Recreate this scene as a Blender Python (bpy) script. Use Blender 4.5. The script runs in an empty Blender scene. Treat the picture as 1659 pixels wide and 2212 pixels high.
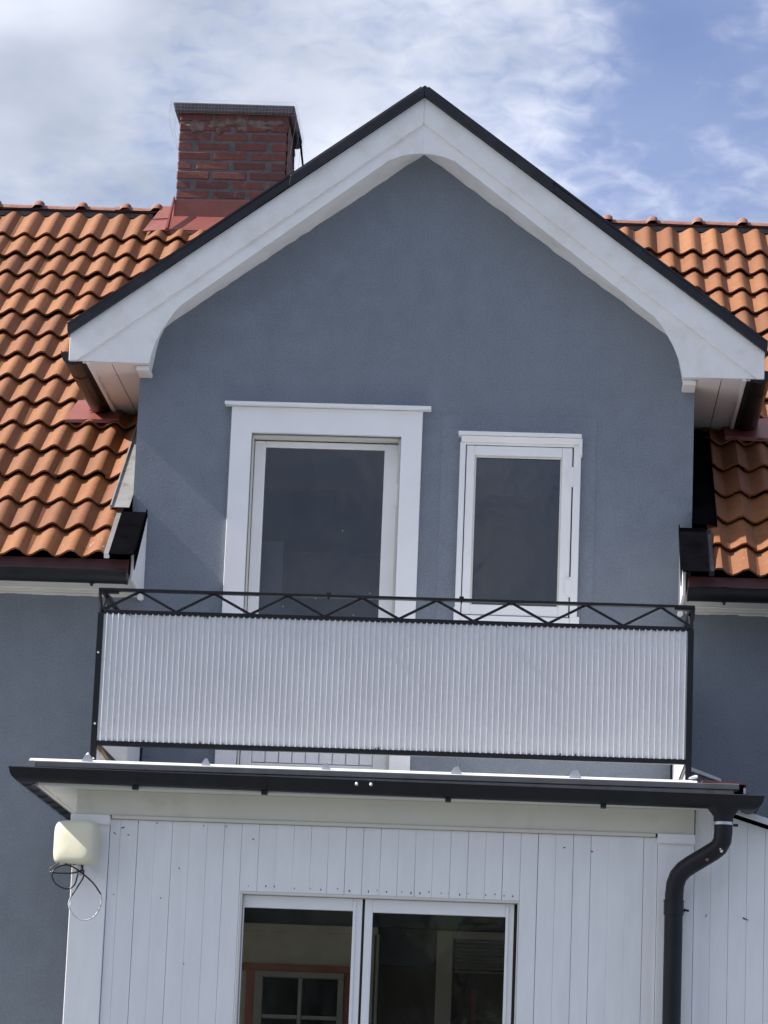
import bpy, bmesh, math, random
from mathutils import Vector, Matrix, noise
random.seed(7)
sc = bpy.context.scene
C = sc.collection

# ------------------------------------------------------------------ camera
cam_d = bpy.data.cameras.new("camera")
cam = bpy.data.objects.new("camera", cam_d)
C.objects.link(cam)
CF = Vector((-0.05089625, 0.97815457, 0.20155198))
CR = Vector((0.99828919, 0.04401264, 0.03849138))
CU = Vector((-0.02877968, -0.20316623, 0.97872121))
M = Matrix.Identity(4)
for i in range(3):
    M[i][0], M[i][1], M[i][2] = CR[i], CU[i], -CF[i]
M[0][3], M[1][3], M[2][3] = 0.8204, -18.9224, -2.1655
cam.matrix_world = M
cam_d.sensor_fit = 'HORIZONTAL'
cam_d.sensor_width = 36.0
cam_d.lens = 36.0 * 6910.65 / 1659.0
cam_d.clip_start = 0.1
cam_d.clip_end = 5000
sc.camera = cam

# ------------------------------------------------------------------ sky and sun
SUN = Vector((-0.74, -0.014, 0.66)).normalized()
EL = math.asin(SUN.z)
AZ = math.atan2(SUN.x, SUN.y)
w = bpy.data.worlds.new("World")
sc.world = w
w.use_nodes = True
nt = w.node_tree
nt.nodes.clear()
N = nt.nodes.new
L = nt.links.new
out = N("ShaderNodeOutputWorld")
bg = N("ShaderNodeBackground")
bg.inputs["Strength"].default_value = 0.10
sky = N("ShaderNodeTexSky")
sky.sky_type = 'NISHITA'
sky.sun_disc = False
sky.sun_elevation = EL
sky.sun_rotation = AZ % (2 * math.pi)
sky.altitude = 100
sky.air_density = 1.0
sky.dust_density = 0.6
sky.ozone_density = 5.0
tc = N("ShaderNodeTexCoord")
mp = N("ShaderNodeMapping")
mp.inputs["Scale"].default_value = (9, 9, 15)
mp.inputs["Location"].default_value = (3.1, 0.4, 2.2)
L(tc.outputs["Generated"], mp.inputs["Vector"])
n1 = N("ShaderNodeTexNoise")
n1.inputs["Scale"].default_value = 1.0
n1.inputs["Detail"].default_value = 9
n1.inputs["Roughness"].default_value = 0.52
n1.inputs["Distortion"].default_value = 0.35
L(mp.outputs["Vector"], n1.inputs["Vector"])
dot = N("ShaderNodeVectorMath"); dot.operation = 'DOT_PRODUCT'
dot.inputs[1].default_value = (-0.93, -0.03, 0.36)
L(tc.outputs["Generated"], dot.inputs[0])
ba = N("ShaderNodeMapRange")
ba.inputs["From Min"].default_value = -0.06
ba.inputs["From Max"].default_value = 0.24
ba.inputs["To Min"].default_value = -0.115
ba.inputs["To Max"].default_value = 0.20
L(dot.outputs["Value"], ba.inputs["Value"])
mp3 = N("ShaderNodeMapping")
mp3.inputs["Scale"].default_value = (17, 17, 34)
L(tc.outputs["Generated"], mp3.inputs["Vector"])
n3w = N("ShaderNodeTexNoise")
n3w.inputs["Detail"].default_value = 7
n3w.inputs["Roughness"].default_value = 0.5
n3w.inputs["Distortion"].default_value = 0.5
L(mp3.outputs["Vector"], n3w.inputs["Vector"])
wisp = N("ShaderNodeMapRange")
wisp.inputs["From Min"].default_value = 0.3
wisp.inputs["From Max"].default_value = 0.7
wisp.inputs["To Min"].default_value = -0.07
wisp.inputs["To Max"].default_value = 0.05
L(n3w.outputs["Fac"], wisp.inputs["Value"])
ad0 = N("ShaderNodeMath"); ad0.operation = 'ADD'
L(n1.outputs["Fac"], ad0.inputs[0]); L(wisp.outputs["Result"], ad0.inputs[1])
ad = N("ShaderNodeMath"); ad.operation = 'ADD'
L(ad0.outputs[0], ad.inputs[0]); L(ba.outputs["Result"], ad.inputs[1])
rp = N("ShaderNodeMapRange"); rp.interpolation_type = 'SMOOTHSTEP'
rp.inputs["To Min"].default_value = 0.16
rp.inputs["From Min"].default_value = 0.36
rp.inputs["From Max"].default_value = 0.74
L(ad.outputs[0], rp.inputs["Value"])
# cloud brightness varies softly
mp2 = N("ShaderNodeMapping")
mp2.inputs["Scale"].default_value = (6, 6, 11)
mp2.inputs["Location"].default_value = (11.0, 3.0, 1.1)
L(tc.outputs["Generated"], mp2.inputs["Vector"])
n2 = N("ShaderNodeTexNoise")
n2.inputs["Scale"].default_value = 1.0
n2.inputs["Detail"].default_value = 6
n2.inputs["Roughness"].default_value = 0.45
L(mp2.outputs["Vector"], n2.inputs["Vector"])
cr = N("ShaderNodeValToRGB")
cr.color_ramp.elements[0].position = 0.38
cr.color_ramp.elements[0].color = (2.7, 3.05, 3.8, 1)
cr.color_ramp.elements[1].position = 0.62
cr.color_ramp.elements[1].color = (6.5, 6.75, 7.5, 1)
L(n2.outputs["Fac"], cr.inputs["Fac"])
mx = N("ShaderNodeMix"); mx.data_type = 'RGBA'
L(rp.outputs["Result"], mx.inputs["Factor"])
tn = N("ShaderNodeMix"); tn.data_type = 'RGBA'; tn.blend_type = 'MULTIPLY'
tn.inputs["Factor"].default_value = 1.0
tn.inputs["B"].default_value = (0.74, 0.68, 0.80, 1)
L(sky.outputs["Color"], tn.inputs["A"])
L(tn.outputs["Result"], mx.inputs["A"])
L(cr.outputs["Color"], mx.inputs["B"])
L(mx.outputs["Result"], bg.inputs["Color"])
L(bg.outputs["Background"], out.inputs["Surface"])

sun_d = bpy.data.lights.new("sun", 'SUN')
sun_d.energy = 4.8
sun_d.angle = math.radians(0.53)
sun_d.color = (1.0, 0.95, 0.885)
sun = bpy.data.objects.new("sun", sun_d)
C.objects.link(sun)
sun.rotation_euler = SUN.to_track_quat('Z', 'Y').to_euler()

sc.view_settings.view_transform = 'Standard'
sc.view_settings.look = 'None'
sc.view_settings.gamma = 1.0
sc.view_settings.use_curve_mapping = False
sc.view_settings.exposure = 0.82
sc.render.engine = 'CYCLES'
sc.cycles.max_bounces = 8
sc.cycles.transparent_max_bounces = 12


# ------------------------------------------------------------------ materials
def newmat(name):
    m = bpy.data.materials.new(name)
    m.use_nodes = True
    t = m.node_tree
    b = t.nodes["Principled BSDF"]
    return m, t, b


def pos(t):
    g = t.nodes.new("ShaderNodeNewGeometry")
    return g.outputs["Position"]


def tex_noise(t, vec, scale, detail=4, rough=0.55, stretch=None, dist=0.0):
    if stretch:
        mpn = t.nodes.new("ShaderNodeMapping")
        mpn.inputs["Scale"].default_value = stretch
        t.links.new(vec, mpn.inputs["Vector"])
        vec = mpn.outputs["Vector"]
    n = t.nodes.new("ShaderNodeTexNoise")
    n.inputs["Scale"].default_value = scale
    n.inputs["Detail"].default_value = detail
    n.inputs["Roughness"].default_value = rough
    n.inputs["Distortion"].default_value = dist
    t.links.new(vec, n.inputs["Vector"])
    return n.outputs["Fac"]


def ramp(t, fac, stops):
    r = t.nodes.new("ShaderNodeValToRGB")
    e = r.color_ramp.elements
    while len(e) < len(stops):
        e.new(0.5)
    for i, (p, c) in enumerate(stops):
        e[i].position = p
        e[i].color = (c, c, c, 1) if isinstance(c, (int, float)) else (*c, 1)
    t.links.new(fac, r.inputs["Fac"])
    return r.outputs["Color"]


def mix(t, fac, a, b, mode='MIX'):
    m = t.nodes.new("ShaderNodeMix")
    m.data_type = 'RGBA'
    m.blend_type = mode
    for sock, v in (("Factor", fac), ("A", a), ("B", b)):
        if isinstance(v, (int, float)):
            m.inputs[sock].default_value = v if sock == "Factor" else (v, v, v, 1)
        elif isinstance(v, tuple):
            m.inputs[sock].default_value = (*v, 1)
        else:
            t.links.new(v, m.inputs[sock])
    return m.outputs["Result"]


def bump(t, b, fac, strength, dist, chain=None):
    n = t.nodes.new("ShaderNodeBump")
    n.inputs["Strength"].default_value = strength
    n.inputs["Distance"].default_value = dist
    t.links.new(fac, n.inputs["Height"])
    if chain is not None:
        t.links.new(chain, n.inputs["Normal"])
    t.links.new(n.outputs["Normal"], b.inputs["Normal"])
    return n.outputs["Normal"]


def simple(name, col, rough=0.6, metal=0.0, var=0.12, vscale=3.0, bscale=60, bstr=0.15, bdist=0.003, dirt=None, spec=0.5, stretch=None):
    m, t, b = newmat(name)
    p = pos(t)
    f = tex_noise(t, p, vscale, 5, 0.6, stretch)
    c = mix(t, ramp(t, f, [(0.3, 0.0), (0.7, 1.0)]), tuple(x * (1 - var) for x in col), tuple(min(1, x * (1 + var)) for x in col))
    if dirt:
        dcol, dscale, lo, hi = dirt
        df = ramp(t, tex_noise(t, p, dscale, 6, 0.65), [(lo, 0.0), (hi, 1.0)])
        c = mix(t, df, c, dcol)
    t.links.new(c, b.inputs["Base Color"])
    b.inputs["Roughness"].default_value = rough
    b.inputs["Metallic"].default_value = metal
    b.inputs["Specular IOR Level"].default_value = spec
    if bstr:
        bump(t, b, tex_noise(t, p, bscale, 4, 0.6), bstr, bdist)
    return m


def stucco(name, col, grain=90, s=0.5):
    m, t, b = newmat(name)
    p = pos(t)
    big = tex_noise(t, p, 0.9, 4, 0.5)
    mid = tex_noise(t, p, 7, 5, 0.6)
    fine = tex_noise(t, p, grain, 3, 0.7)
    c = mix(t, ramp(t, big, [(0.3, 0.0), (0.7, 1.0)]), tuple(x * 0.93 for x in col), tuple(x * 1.06 for x in col))
    c = mix(t, ramp(t, mid, [(0.35, 0.0), (0.65, 1.0)]), c, tuple(x * 1.10 for x in col))
    st_ = tex_noise(t, p, 3.0, 5, 0.6, (1.6, 1, 0.5))
    c = mix(t, ramp(t, st_, [(0.42, 0.0), (0.72, 0.5)]), c, tuple(x * 0.92 for x in col))
    c2 = mix(t, 0.5, c, ramp(t, fine, [(0.25, 0.55), (0.75, 1.25)]), 'MULTIPLY')
    t.links.new(c2, b.inputs["Base Color"])
    b.inputs["Roughness"].default_value = 0.85
    b.inputs["Specular IOR Level"].default_value = 0.25
    h = tex_noise(t, p, grain * 0.55, 4, 0.65, dist=0.4)
    n = bump(t, b, h, s, 0.010)
    # trowel marks, small pits
    pit = ramp(t, tex_noise(t, p, 26, 2, 0.5, dist=1.0), [(0.60, 0.0), (0.70, 1.0)])
    bump(t, b, pit, 0.35, 0.004, n)
    return m


MAT = {}
MAT['stucco'] = stucco("blue_grey_render", (0.205, 0.234, 0.274))
MAT['stucco_patch'] = stucco("blue_grey_render_patch", (0.213, 0.242, 0.282), 110, 0.3)
MAT['white_render'] = simple("white_roughcast", (0.85, 0.845, 0.83), 0.7, var=0.03, vscale=6, bscale=75, bstr=0.35, bdist=0.005, dirt=((0.70, 0.68, 0.62), 4.0, 0.48, 0.80))
MAT['white'] = simple("white_paint", (0.86, 0.86, 0.86), 0.45, var=0.03, vscale=4, bscale=40, bstr=0.10, bdist=0.003, dirt=((0.66, 0.65, 0.62), 5.0, 0.62, 0.9))
MAT['cream'] = simple("off_white_paint", (0.71, 0.69, 0.63), 0.55, var=0.04, vscale=3, bscale=45, bstr=0.10, bdist=0.003, dirt=((0.55, 0.51, 0.42), 4.0, 0.60, 0.9))
MAT['frieze'] = simple("frieze_paint_eave_shade", (0.69, 0.66, 0.57), 0.55, var=0.05, vscale=3, bscale=45, bstr=0.12, bdist=0.003, dirt=((0.50, 0.47, 0.38), 3.0, 0.55, 0.85))  # off-white, darkened: the shade under the eaves is put into the colour
MAT['board'] = simple("white_board_paint", (0.84, 0.84, 0.84), 0.5, var=0.04, vscale=5, bscale=60, bstr=0.15, bdist=0.003, dirt=((0.48, 0.46, 0.43), 9.0, 0.70, 0.82), stretch=(3, 3, 0.6))
MAT['black'] = simple("black_painted_metal", (0.0078, 0.0086, 0.0118), 0.42, var=0.3, vscale=9, bscale=90, bstr=0.12, bdist=0.002, dirt=((0.020, 0.021, 0.025), 7.0, 0.6, 0.9), spec=0.34)
MAT['matt_black'] = simple("matt_black_sheet", (0.0045, 0.0045, 0.0058), 0.75, var=0.3, vscale=9, bstr=0.1, spec=0.0)
MAT['dark_verge'] = simple("dark_verge_metal", (0.012, 0.012, 0.019), 0.42, var=0.3, vscale=5, bscale=30, bstr=0.15, bdist=0.004, dirt=((0.032, 0.032, 0.040), 5.0, 0.5, 0.8), spec=0.35)
MAT['grey_metal'] = simple("weathered_grey_sheet", (0.30, 0.30, 0.30), 0.5, 0.2, var=0.15, vscale=8, dirt=((0.12, 0.115, 0.10), 12.0, 0.55, 0.8))
MAT['strip_grey'] = simple("dull_grey_drip_edge", (0.15, 0.15, 0.155), 0.6, var=0.15, vscale=8, dirt=((0.08, 0.08, 0.08), 14.0, 0.55, 0.8))
MAT['zinc'] = simple("galvanised_steel", (0.55, 0.56, 0.57), 0.38, 0.8, var=0.1, vscale=20)
MAT['white_metal'] = simple("white_sheet_metal", (0.70, 0.70, 0.72), 0.4, var=0.03, vscale=5, bscale=12, bstr=0.1, bdist=0.005)
MAT['red_metal'] = simple("red_brown_sheet_metal", (0.24, 0.068, 0.052), 0.45, var=0.15, vscale=5, bscale=10, bstr=0.15, bdist=0.006, dirt=((0.15, 0.05, 0.042), 6.0, 0.55, 0.85))
MAT['dark_red'] = simple("dark_red_fascia_metal", (0.15, 0.045, 0.044), 0.45, var=0.15, vscale=4)
MAT['mortar'] = simple("mortar", (0.128, 0.118, 0.122), 0.9, var=0.25, vscale=14, bscale=80, bstr=0.6, bdist=0.01)
MAT['plaster'] = simple("old_lime_plaster", (0.20, 0.165, 0.145), 0.9, var=0.35, vscale=16, bscale=50, bstr=0.6, bdist=0.01, dirt=((0.14, 0.06, 0.05), 14.0, 0.42, 0.62))
MAT['concrete'] = simple("grey_concrete", (0.085, 0.083, 0.098), 0.9, var=0.25, vscale=10, bscale=60, bstr=0.5, bdist=0.008)
MAT['wood'] = simple("bare_brown_wood", (0.26, 0.15, 0.08), 0.7, var=0.3, vscale=12, bstr=0.3)
MAT['dark_gap'] = simple("shadow_gap_backing", (0.055, 0.05, 0.045), 0.9, var=0.2)
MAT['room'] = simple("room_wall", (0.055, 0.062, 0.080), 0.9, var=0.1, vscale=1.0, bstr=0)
MAT['curtain'] = simple("brown_grey_curtain", (0.24, 0.20, 0.17), 0.9, var=0.25, vscale=5, bstr=0)
MAT['leaf'] = simple("dark_green_foliage", (0.045, 0.065, 0.025), 0.9, var=0.5, vscale=2.5, bscale=6, bstr=0.8, bdist=0.1)
MAT['beige'] = simple("beige_inner_wall", (0.60, 0.58, 0.48), 0.85, var=0.12, vscale=6, bscale=40, bstr=0.4, bdist=0.006)
MAT['red_trim'] = simple("red_painted_trim", (0.42, 0.15, 0.10), 0.6, var=0.15, vscale=6)
MAT['sash'] = simple("old_sash_paint", (0.38, 0.37, 0.33), 0.6, var=0.1)
MAT['cable'] = simple("black_cable", (0.015, 0.015, 0.015), 0.35, bstr=0)
MAT['cable_white'] = simple("cable_white_stretch", (0.62, 0.62, 0.62), 0.35, bstr=0)
MAT['plastic'] = simple("aged_cream_plastic", (0.72, 0.68, 0.52), 0.5, var=0.04, vscale=6, bscale=120, bstr=0.05)
MAT['ground'] = simple("gravel_and_grass", (0.150, 0.165, 0.178), 0.95, var=0.4, vscale=1.5, bscale=20, bstr=0.6, bdist=0.03)
MAT['net'] = simple("bird_netting", (0.5, 0.5, 0.52), 0.6, bstr=0)


def mat_tile():
    m, t, b = newmat("clay_orange_tile")
    p = pos(t)
    oi = t.nodes.new("ShaderNodeObjectInfo")
    base = ramp(t, oi.outputs["Random"], [(0.0, (0.190, 0.072, 0.030)), (0.35, (0.265, 0.107, 0.040)), (0.7, (0.235, 0.090, 0.036)), (1.0, (0.310, 0.135, 0.054))])
    f = tex_noise(t, p, 9, 6, 0.65)
    c = mix(t, ramp(t, f, [(0.35, 0.0), (0.7, 1.0)]), base, mix(t, 0.8, base, (0.86, 0.80, 0.74), 'MULTIPLY'))
    # grime and lichen speckle
    g = ramp(t, tex_noise(t, p, 24, 6, 0.7), [(0.52, 0.0), (0.72, 0.7)])
    c = mix(t, g, c, (0.12, 0.060, 0.042))
    g2 = ramp(t, tex_noise(t, p, 60, 3, 0.6), [(0.64, 0.0), (0.74, 0.6)])
    c = mix(t, g2, c, (0.30, 0.27, 0.21))
    # white paint drips near the eaves beside the dormer
    sx = t.nodes.new("ShaderNodeSeparateXYZ")
    t.links.new(p, sx.inputs[0])
    ax = t.nodes.new("ShaderNodeMath"); ax.operation = 'ABSOLUTE'
    t.links.new(sx.outputs["X"], ax.inputs[0])
    r1 = t.nodes.new("ShaderNodeMapRange")
    r1.inputs["From Min"].default_value = 2.25; r1.inputs["From Max"].default_value = 1.85
    t.links.new(ax.outputs[0], r1.inputs["Value"])
    r2 = t.nodes.new("ShaderNodeMapRange")
    r2.inputs["From Min"].default_value = -0.28; r2.inputs["From Max"].default_value = -0.50
    t.links.new(sx.outputs["Y"], r2.inputs["Value"])
    mm = t.nodes.new("ShaderNodeMath"); mm.operation = 'MULTIPLY'
    t.links.new(r1.outputs[0], mm.inputs[0]); t.links.new(r2.outputs[0], mm.inputs[1])
    dn = ramp(t, tex_noise(t, p, 30, 3, 0.6, (1.6, 0.6, 0.6), 0.6), [(0.66, 0.0), (0.73, 0.8)])
    m2 = t.nodes.new("ShaderNodeMath"); m2.operation = 'MULTIPLY'
    t.links.new(mm.outputs[0], m2.inputs[0]); t.links.new(dn, m2.inputs[1])
    c = mix(t, m2.outputs[0], c, (0.75, 0.72, 0.68))
    t.links.new(c, b.inputs["Base Color"])
    b.inputs["Roughness"].default_value = 0.72
    b.inputs["Specular IOR Level"].default_value = 0.35
    bump(t, b, tex_noise(t, p, 70, 4, 0.6), 0.25, 0.004)
    return m


MAT['tile'] = mat_tile()
MAT['ridge'] = simple("weathered_ridge_clay", (0.25, 0.105, 0.078), 0.8, var=0.2, vscale=14, bscale=50, bstr=0.4, bdist=0.005, dirt=((0.25, 0.21, 0.17), 18.0, 0.50, 0.72))


def mat_brick():
    m, t, b = newmat("old_red_brick")
    p = pos(t)
    oi = t.nodes.new("ShaderNodeObjectInfo")
    base = ramp(t, oi.outputs["Random"], [(0.0, (0.150, 0.064, 0.060)), (0.4, (0.195, 0.074, 0.064)), (0.75, (0.230, 0.086, 0.068)), (1.0, (0.165, 0.064, 0.060))])
    f = ramp(t, tex_noise(t, p, 22, 6, 0.7), [(0.35, 0.0), (0.7, 1.0)])
    c = mix(t, f, base, mix(t, 1.0, base, (0.72, 0.70, 0.72), 'MULTIPLY'))
    g = ramp(t, tex_noise(t, p, 12, 6, 0.7), [(0.60, 0.0), (0.74, 0.8)])
    c = mix(t, g, c, (0.26, 0.21, 0.18))
    t.links.new(c, b.inputs["Base Color"])
    b.inputs["Roughness"].default_value = 0.9
    bump(t, b, tex_noise(t, p, 60, 5, 0.7), 0.7, 0.008)
    return m


MAT['brick'] = mat_brick()


def mat_glass(name, tint=(0.80, 0.87, 0.95), haze=0.02, ior=1.62):
    m, t, b = newmat(name)
    t.nodes.remove(b)
    o = t.nodes["Material Output"]
    tr = t.nodes.new("ShaderNodeBsdfTransparent"); tr.inputs["Color"].default_value = (*tint, 1)
    gl = t.nodes.new("ShaderNodeBsdfGlossy"); gl.inputs["Roughness"].default_value = 0.02
    df = t.nodes.new("ShaderNodeBsdfDiffuse"); df.inputs["Color"].default_value = (0.5, 0.5, 0.5, 1)
    fr = t.nodes.new("ShaderNodeFresnel"); fr.inputs["IOR"].default_value = ior
    p = pos(t)
    bn = t.nodes.new("ShaderNodeBump")
    bn.inputs["Strength"].default_value = 0.12; bn.inputs["Distance"].default_value = 0.01
    t.links.new(tex_noise(t, p, 5, 3, 0.5), bn.inputs["Height"])
    t.links.new(bn.outputs["Normal"], gl.inputs["Normal"])
    m1 = t.nodes.new("ShaderNodeMixShader")
    dirt = ramp(t, tex_noise(t, p, 6, 7, 0.65, (1.5, 1, 0.6)), [(0.40, haze * 0.25), (0.60, haze), (0.78, haze * 2.2)])
    t.links.new(dirt, m1.inputs[0])
    t.links.new(tr.outputs[0], m1.inputs[1]); t.links.new(df.outputs[0], m1.inputs[2])
    m2 = t.nodes.new("ShaderNodeMixShader")
    t.links.new(fr.outputs[0], m2.inputs[0])
    t.links.new(m1.outputs[0], m2.inputs[1]); t.links.new(gl.outputs[0], m2.inputs[2])
    t.links.new(m2.outputs[0], o.inputs["Surface"])
    return m


MAT['glass'] = mat_glass("window_glass")
MAT['old_glass'] = mat_glass("streaked_window_glass", tint=(0.97, 0.97, 0.95), haze=0.018, ior=1.48)


def mat_corrugated():
    m, t, b = newmat("white_translucent_corrugated_plastic")
    p = pos(t)
    c = mix(t, ramp(t, tex_noise(t, p, 4, 5, 0.6), [(0.3, 0.0), (0.7, 1.0)]), (0.80, 0.80, 0.81), (0.85, 0.85, 0.86))
    g = ramp(t, tex_noise(t, p, 30, 5, 0.65, (1, 1, 0.25)), [(0.66, 0.0), (0.85, 0.12)])
    c = mix(t, g, c, (0.58, 0.57, 0.56))
    t.links.new(c, b.inputs["Base Color"])
    b.inputs["Roughness"].default_value = 0.42
    o = t.nodes["Material Output"]
    tl = t.nodes.new("ShaderNodeBsdfTranslucent"); t.links.new(c, tl.inputs["Color"])
    ms = t.nodes.new("ShaderNodeMixShader"); ms.inputs[0].default_value = 0.20
    t.links.new(b.outputs[0], ms.inputs[1]); t.links.new(tl.outputs[0], ms.inputs[2])
    t.links.new(ms.outputs[0], o.inputs["Surface"])
    return m


MAT['corrugated'] = mat_corrugated()


# ------------------------------------------------------------------ helpers
def base_of(p):
    return p.matrix_basis.translation.copy() if p is not None and p.type == 'EMPTY' else Vector((0, 0, 0))


def put(o, parent=None, **props):
    C.objects.link(o)
    if parent is not None:
        o.parent = parent
        o.matrix_parent_inverse = Matrix.Translation(-base_of(parent))
    for k, v in props.items():
        if v:
            o[k] = v
    return o


def empty(name, loc, label, cat, group=None):
    o = bpy.data.objects.new(name, None)
    o.empty_display_size = 0.2
    o.location = loc
    return put(o, None, label=label, category=cat, group=group)


class MB:
    def __init__(self):
        self.v = []
        self.f = []

    def add(self, vs, fs):
        n = len(self.v)
        self.v += [tuple(x) for x in vs]
        self.f += [tuple(i + n for i in f) for f in fs]
        return self

    def box(self, x0, x1, y0, y1, z0, z1):
        return self.add([(x0, y0, z0), (x1, y0, z0), (x1, y1, z0), (x0, y1, z0), (x0, y0, z1), (x1, y0, z1), (x1, y1, z1), (x0, y1, z1)],
                        [(0, 3, 2, 1), (4, 5, 6, 7), (0, 1, 5, 4), (1, 2, 6, 5), (2, 3, 7, 6), (3, 0, 4, 7)])

    def hexa(self, a, b):
        """two quads (4 points each) joined"""
        return self.add(list(a) + list(b), [(3, 2, 1, 0), (4, 5, 6, 7), (0, 1, 5, 4), (1, 2, 6, 5), (2, 3, 7, 6), (3, 0, 4, 7)])

    def prism(self, poly, y0, y1, axis='y'):
        n = len(poly)
        if axis == 'y':
            a = [(x, y0, z) for x, z in poly]; b = [(x, y1, z) for x, z in poly]
        elif axis == 'x':
            a = [(y0, y, z) for y, z in poly]; b = [(y1, y, z) for y, z in poly]
        else:
            a = [(x, y, y0) for x, y in poly]; b = [(x, y, y1) for x, y in poly]
        fs = [tuple(range(n - 1, -1, -1)), tuple(range(n, 2 * n))]
        fs += [(i, (i + 1) % n, n + (i + 1) % n, n + i) for i in range(n)]
        return self.add(a + b, fs)

    def bar(self, p, q, wx, wy):
        """square bar between two points"""
        p, q = Vector(p), Vector(q)
        d = (q - p).normalized()
        s = d.cross(Vector((0, 1, 0)))
        if s.length < 1e-3:
            s = d.cross(Vector((1, 0, 0)))
        s.normalize()
        u = s.cross(d).normalized()
        s, u = s * wx / 2, u * wy / 2
        return self.hexa([p - s - u, p + s - u, p + s + u, p - s + u], [q - s - u, q + s - u, q + s + u, q - s + u])

    def tube(self, path, r, n=10, cap=True):
        path = [Vector(p) for p in path]
        rs = r if isinstance(r, (list, tuple)) else [r] * len(path)
        up = None
        vs, fs = [], []
        for i, p in enumerate(path):
            d = (path[min(i + 1, len(path) - 1)] - path[max(i - 1, 0)]).normalized()
            if up is None:
                up = d.orthogonal().normalized()
            up = (up - d * up.dot(d)).normalized()
            s = d.cross(up)
            for k in range(n):
                a = 2 * math.pi * k / n
                vs.append(p + (up * math.cos(a) + s * math.sin(a)) * rs[i])
        for i in range(len(path) - 1):
            for k in range(n):
                fs.append((i * n + k, i * n + (k + 1) % n, (i + 1) * n + (k + 1) % n, (i + 1) * n + k))
        if cap:
            fs.append(tuple(range(n - 1, -1, -1)))
            fs.append(tuple(range((len(path) - 1) * n, len(path) * n)))
        return self.add(vs, fs)

    def gutter(self, p, q, r, side=1, th=0.004, n=10, ends=(True, True), mitre=(0, 0)):
        """half-round trough from p to q (points at the lip height on the trough axis), front bead on `side`"""
        p, q = Vector(p), Vector(q)
        d = (q - p).normalized()
        s = Vector((0, 0, 1)).cross(d).normalized() * side
        z = Vector((0, 0, 1))
        prof = [(-r * math.cos(math.pi * k / n), -r * math.sin(math.pi * k / n)) for k in range(n + 1)]
        prof += [(r + 0.006, 0.006), (r - 0.002, 0.011), (r - th, 0.002)]
        prof += [((r - th) * math.cos(math.pi * k / n), -(r - th) * math.sin(math.pi * k / n)) for k in range(1, n + 1)]
        m = len(prof)
        vs = [p + s * a + z * b + d * (r - a) * mitre[0] for a, b in prof] + [q + s * a + z * b - d * (r - a) * mitre[1] for a, b in prof]
        fs = [(i, (i + 1) % m, m + (i + 1) % m, m + i) for i in range(m)]
        self.add(vs, fs)
        for flag, c in zip(ends, (p, q)):
            if flag:
                dd = d * (0.003 if c is q else -0.003)
                e = [c + s * a * 1.04 + z * b * 1.04 + dd for a, b in prof[:n + 1]]
                e2 = [c + s * a * 1.04 + z * b * 1.04 - dd * 3 for a, b in prof[:n + 1]]
                k = n + 1
                self.add(e + e2, [tuple(range(k)), tuple(range(2 * k - 1, k - 1, -1))] + [(i, k + i, k + (i + 1) % k, (i + 1) % k) for i in range(k)])
        return self

    def mesh(self, name, mat, smooth=None):
        me = bpy.data.meshes.new(name)
        me.from_pydata(self.v, [], self.f)
        bm = bmesh.new(); bm.from_mesh(me)
        bmesh.ops.recalc_face_normals(bm, faces=bm.faces)
        if smooth is not None:
            for f in bm.faces:
                f.smooth = True
            for e in bm.edges:
                if len(e.link_faces) == 2 and e.calc_face_angle(0) > math.radians(smooth):
                    e.smooth = False
        bm.to_mesh(me); bm.free()
        me.materials.append(MAT[mat])
        return me

    def build(self, name, mat, parent=None, bevel=0.0, smooth=None, **props):
        o = bpy.data.objects.new(name, self.mesh(name, mat, smooth))
        put(o, parent, **props)
        if bevel:
            b = o.modifiers.new("bevel", 'BEVEL')
            b.width = bevel; b.segments = 2; b.limit_method = 'ANGLE'; b.angle_limit = math.radians(40)
            b.harden_normals = False
        return o


def box(name, mat, parent, x0, x1, y0, y1, z0, z1, bevel=0.003, **props):
    return MB().box(x0, x1, y0, y1, z0, z1).build(name, mat, parent, bevel, **props)


def wall_grid(mb, xs, zs, holes, y, depth):
    """wall face in the plane y with rectangular holes and reveals"""
    for i in range(len(xs) - 1):
        for j in range(len(zs) - 1):
            cx, cz = (xs[i] + xs[i + 1]) / 2, (zs[j] + zs[j + 1]) / 2
            if any(h[0] < cx < h[1] and h[2] < cz < h[3] for h in holes):
                continue
            mb.add([(xs[i], y, zs[j]), (xs[i + 1], y, zs[j]), (xs[i + 1], y, zs[j + 1]), (xs[i], y, zs[j + 1])], [(0, 1, 2, 3)])
    for a, b, c, d in holes:
        for p, q in (((a, c), (a, d)), ((a, d), (b, d)), ((b, d), (b, c)), ((b, c), (a, c))):
            mb.add([(p[0], y, p[1]), (q[0], y, q[1]), (q[0], y + depth, q[1]), (p[0], y + depth, p[1])], [(0, 1, 2, 3)])


# ------------------------------------------------------------------ ground
GZ = -3.80
g = MB()
g.add([(-900, -900, GZ), (900, -900, GZ), (900, 900, GZ), (-900, 900, GZ)], [(0, 1, 2, 3)])
g.build("ground", 'ground', None, kind='structure')

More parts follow.
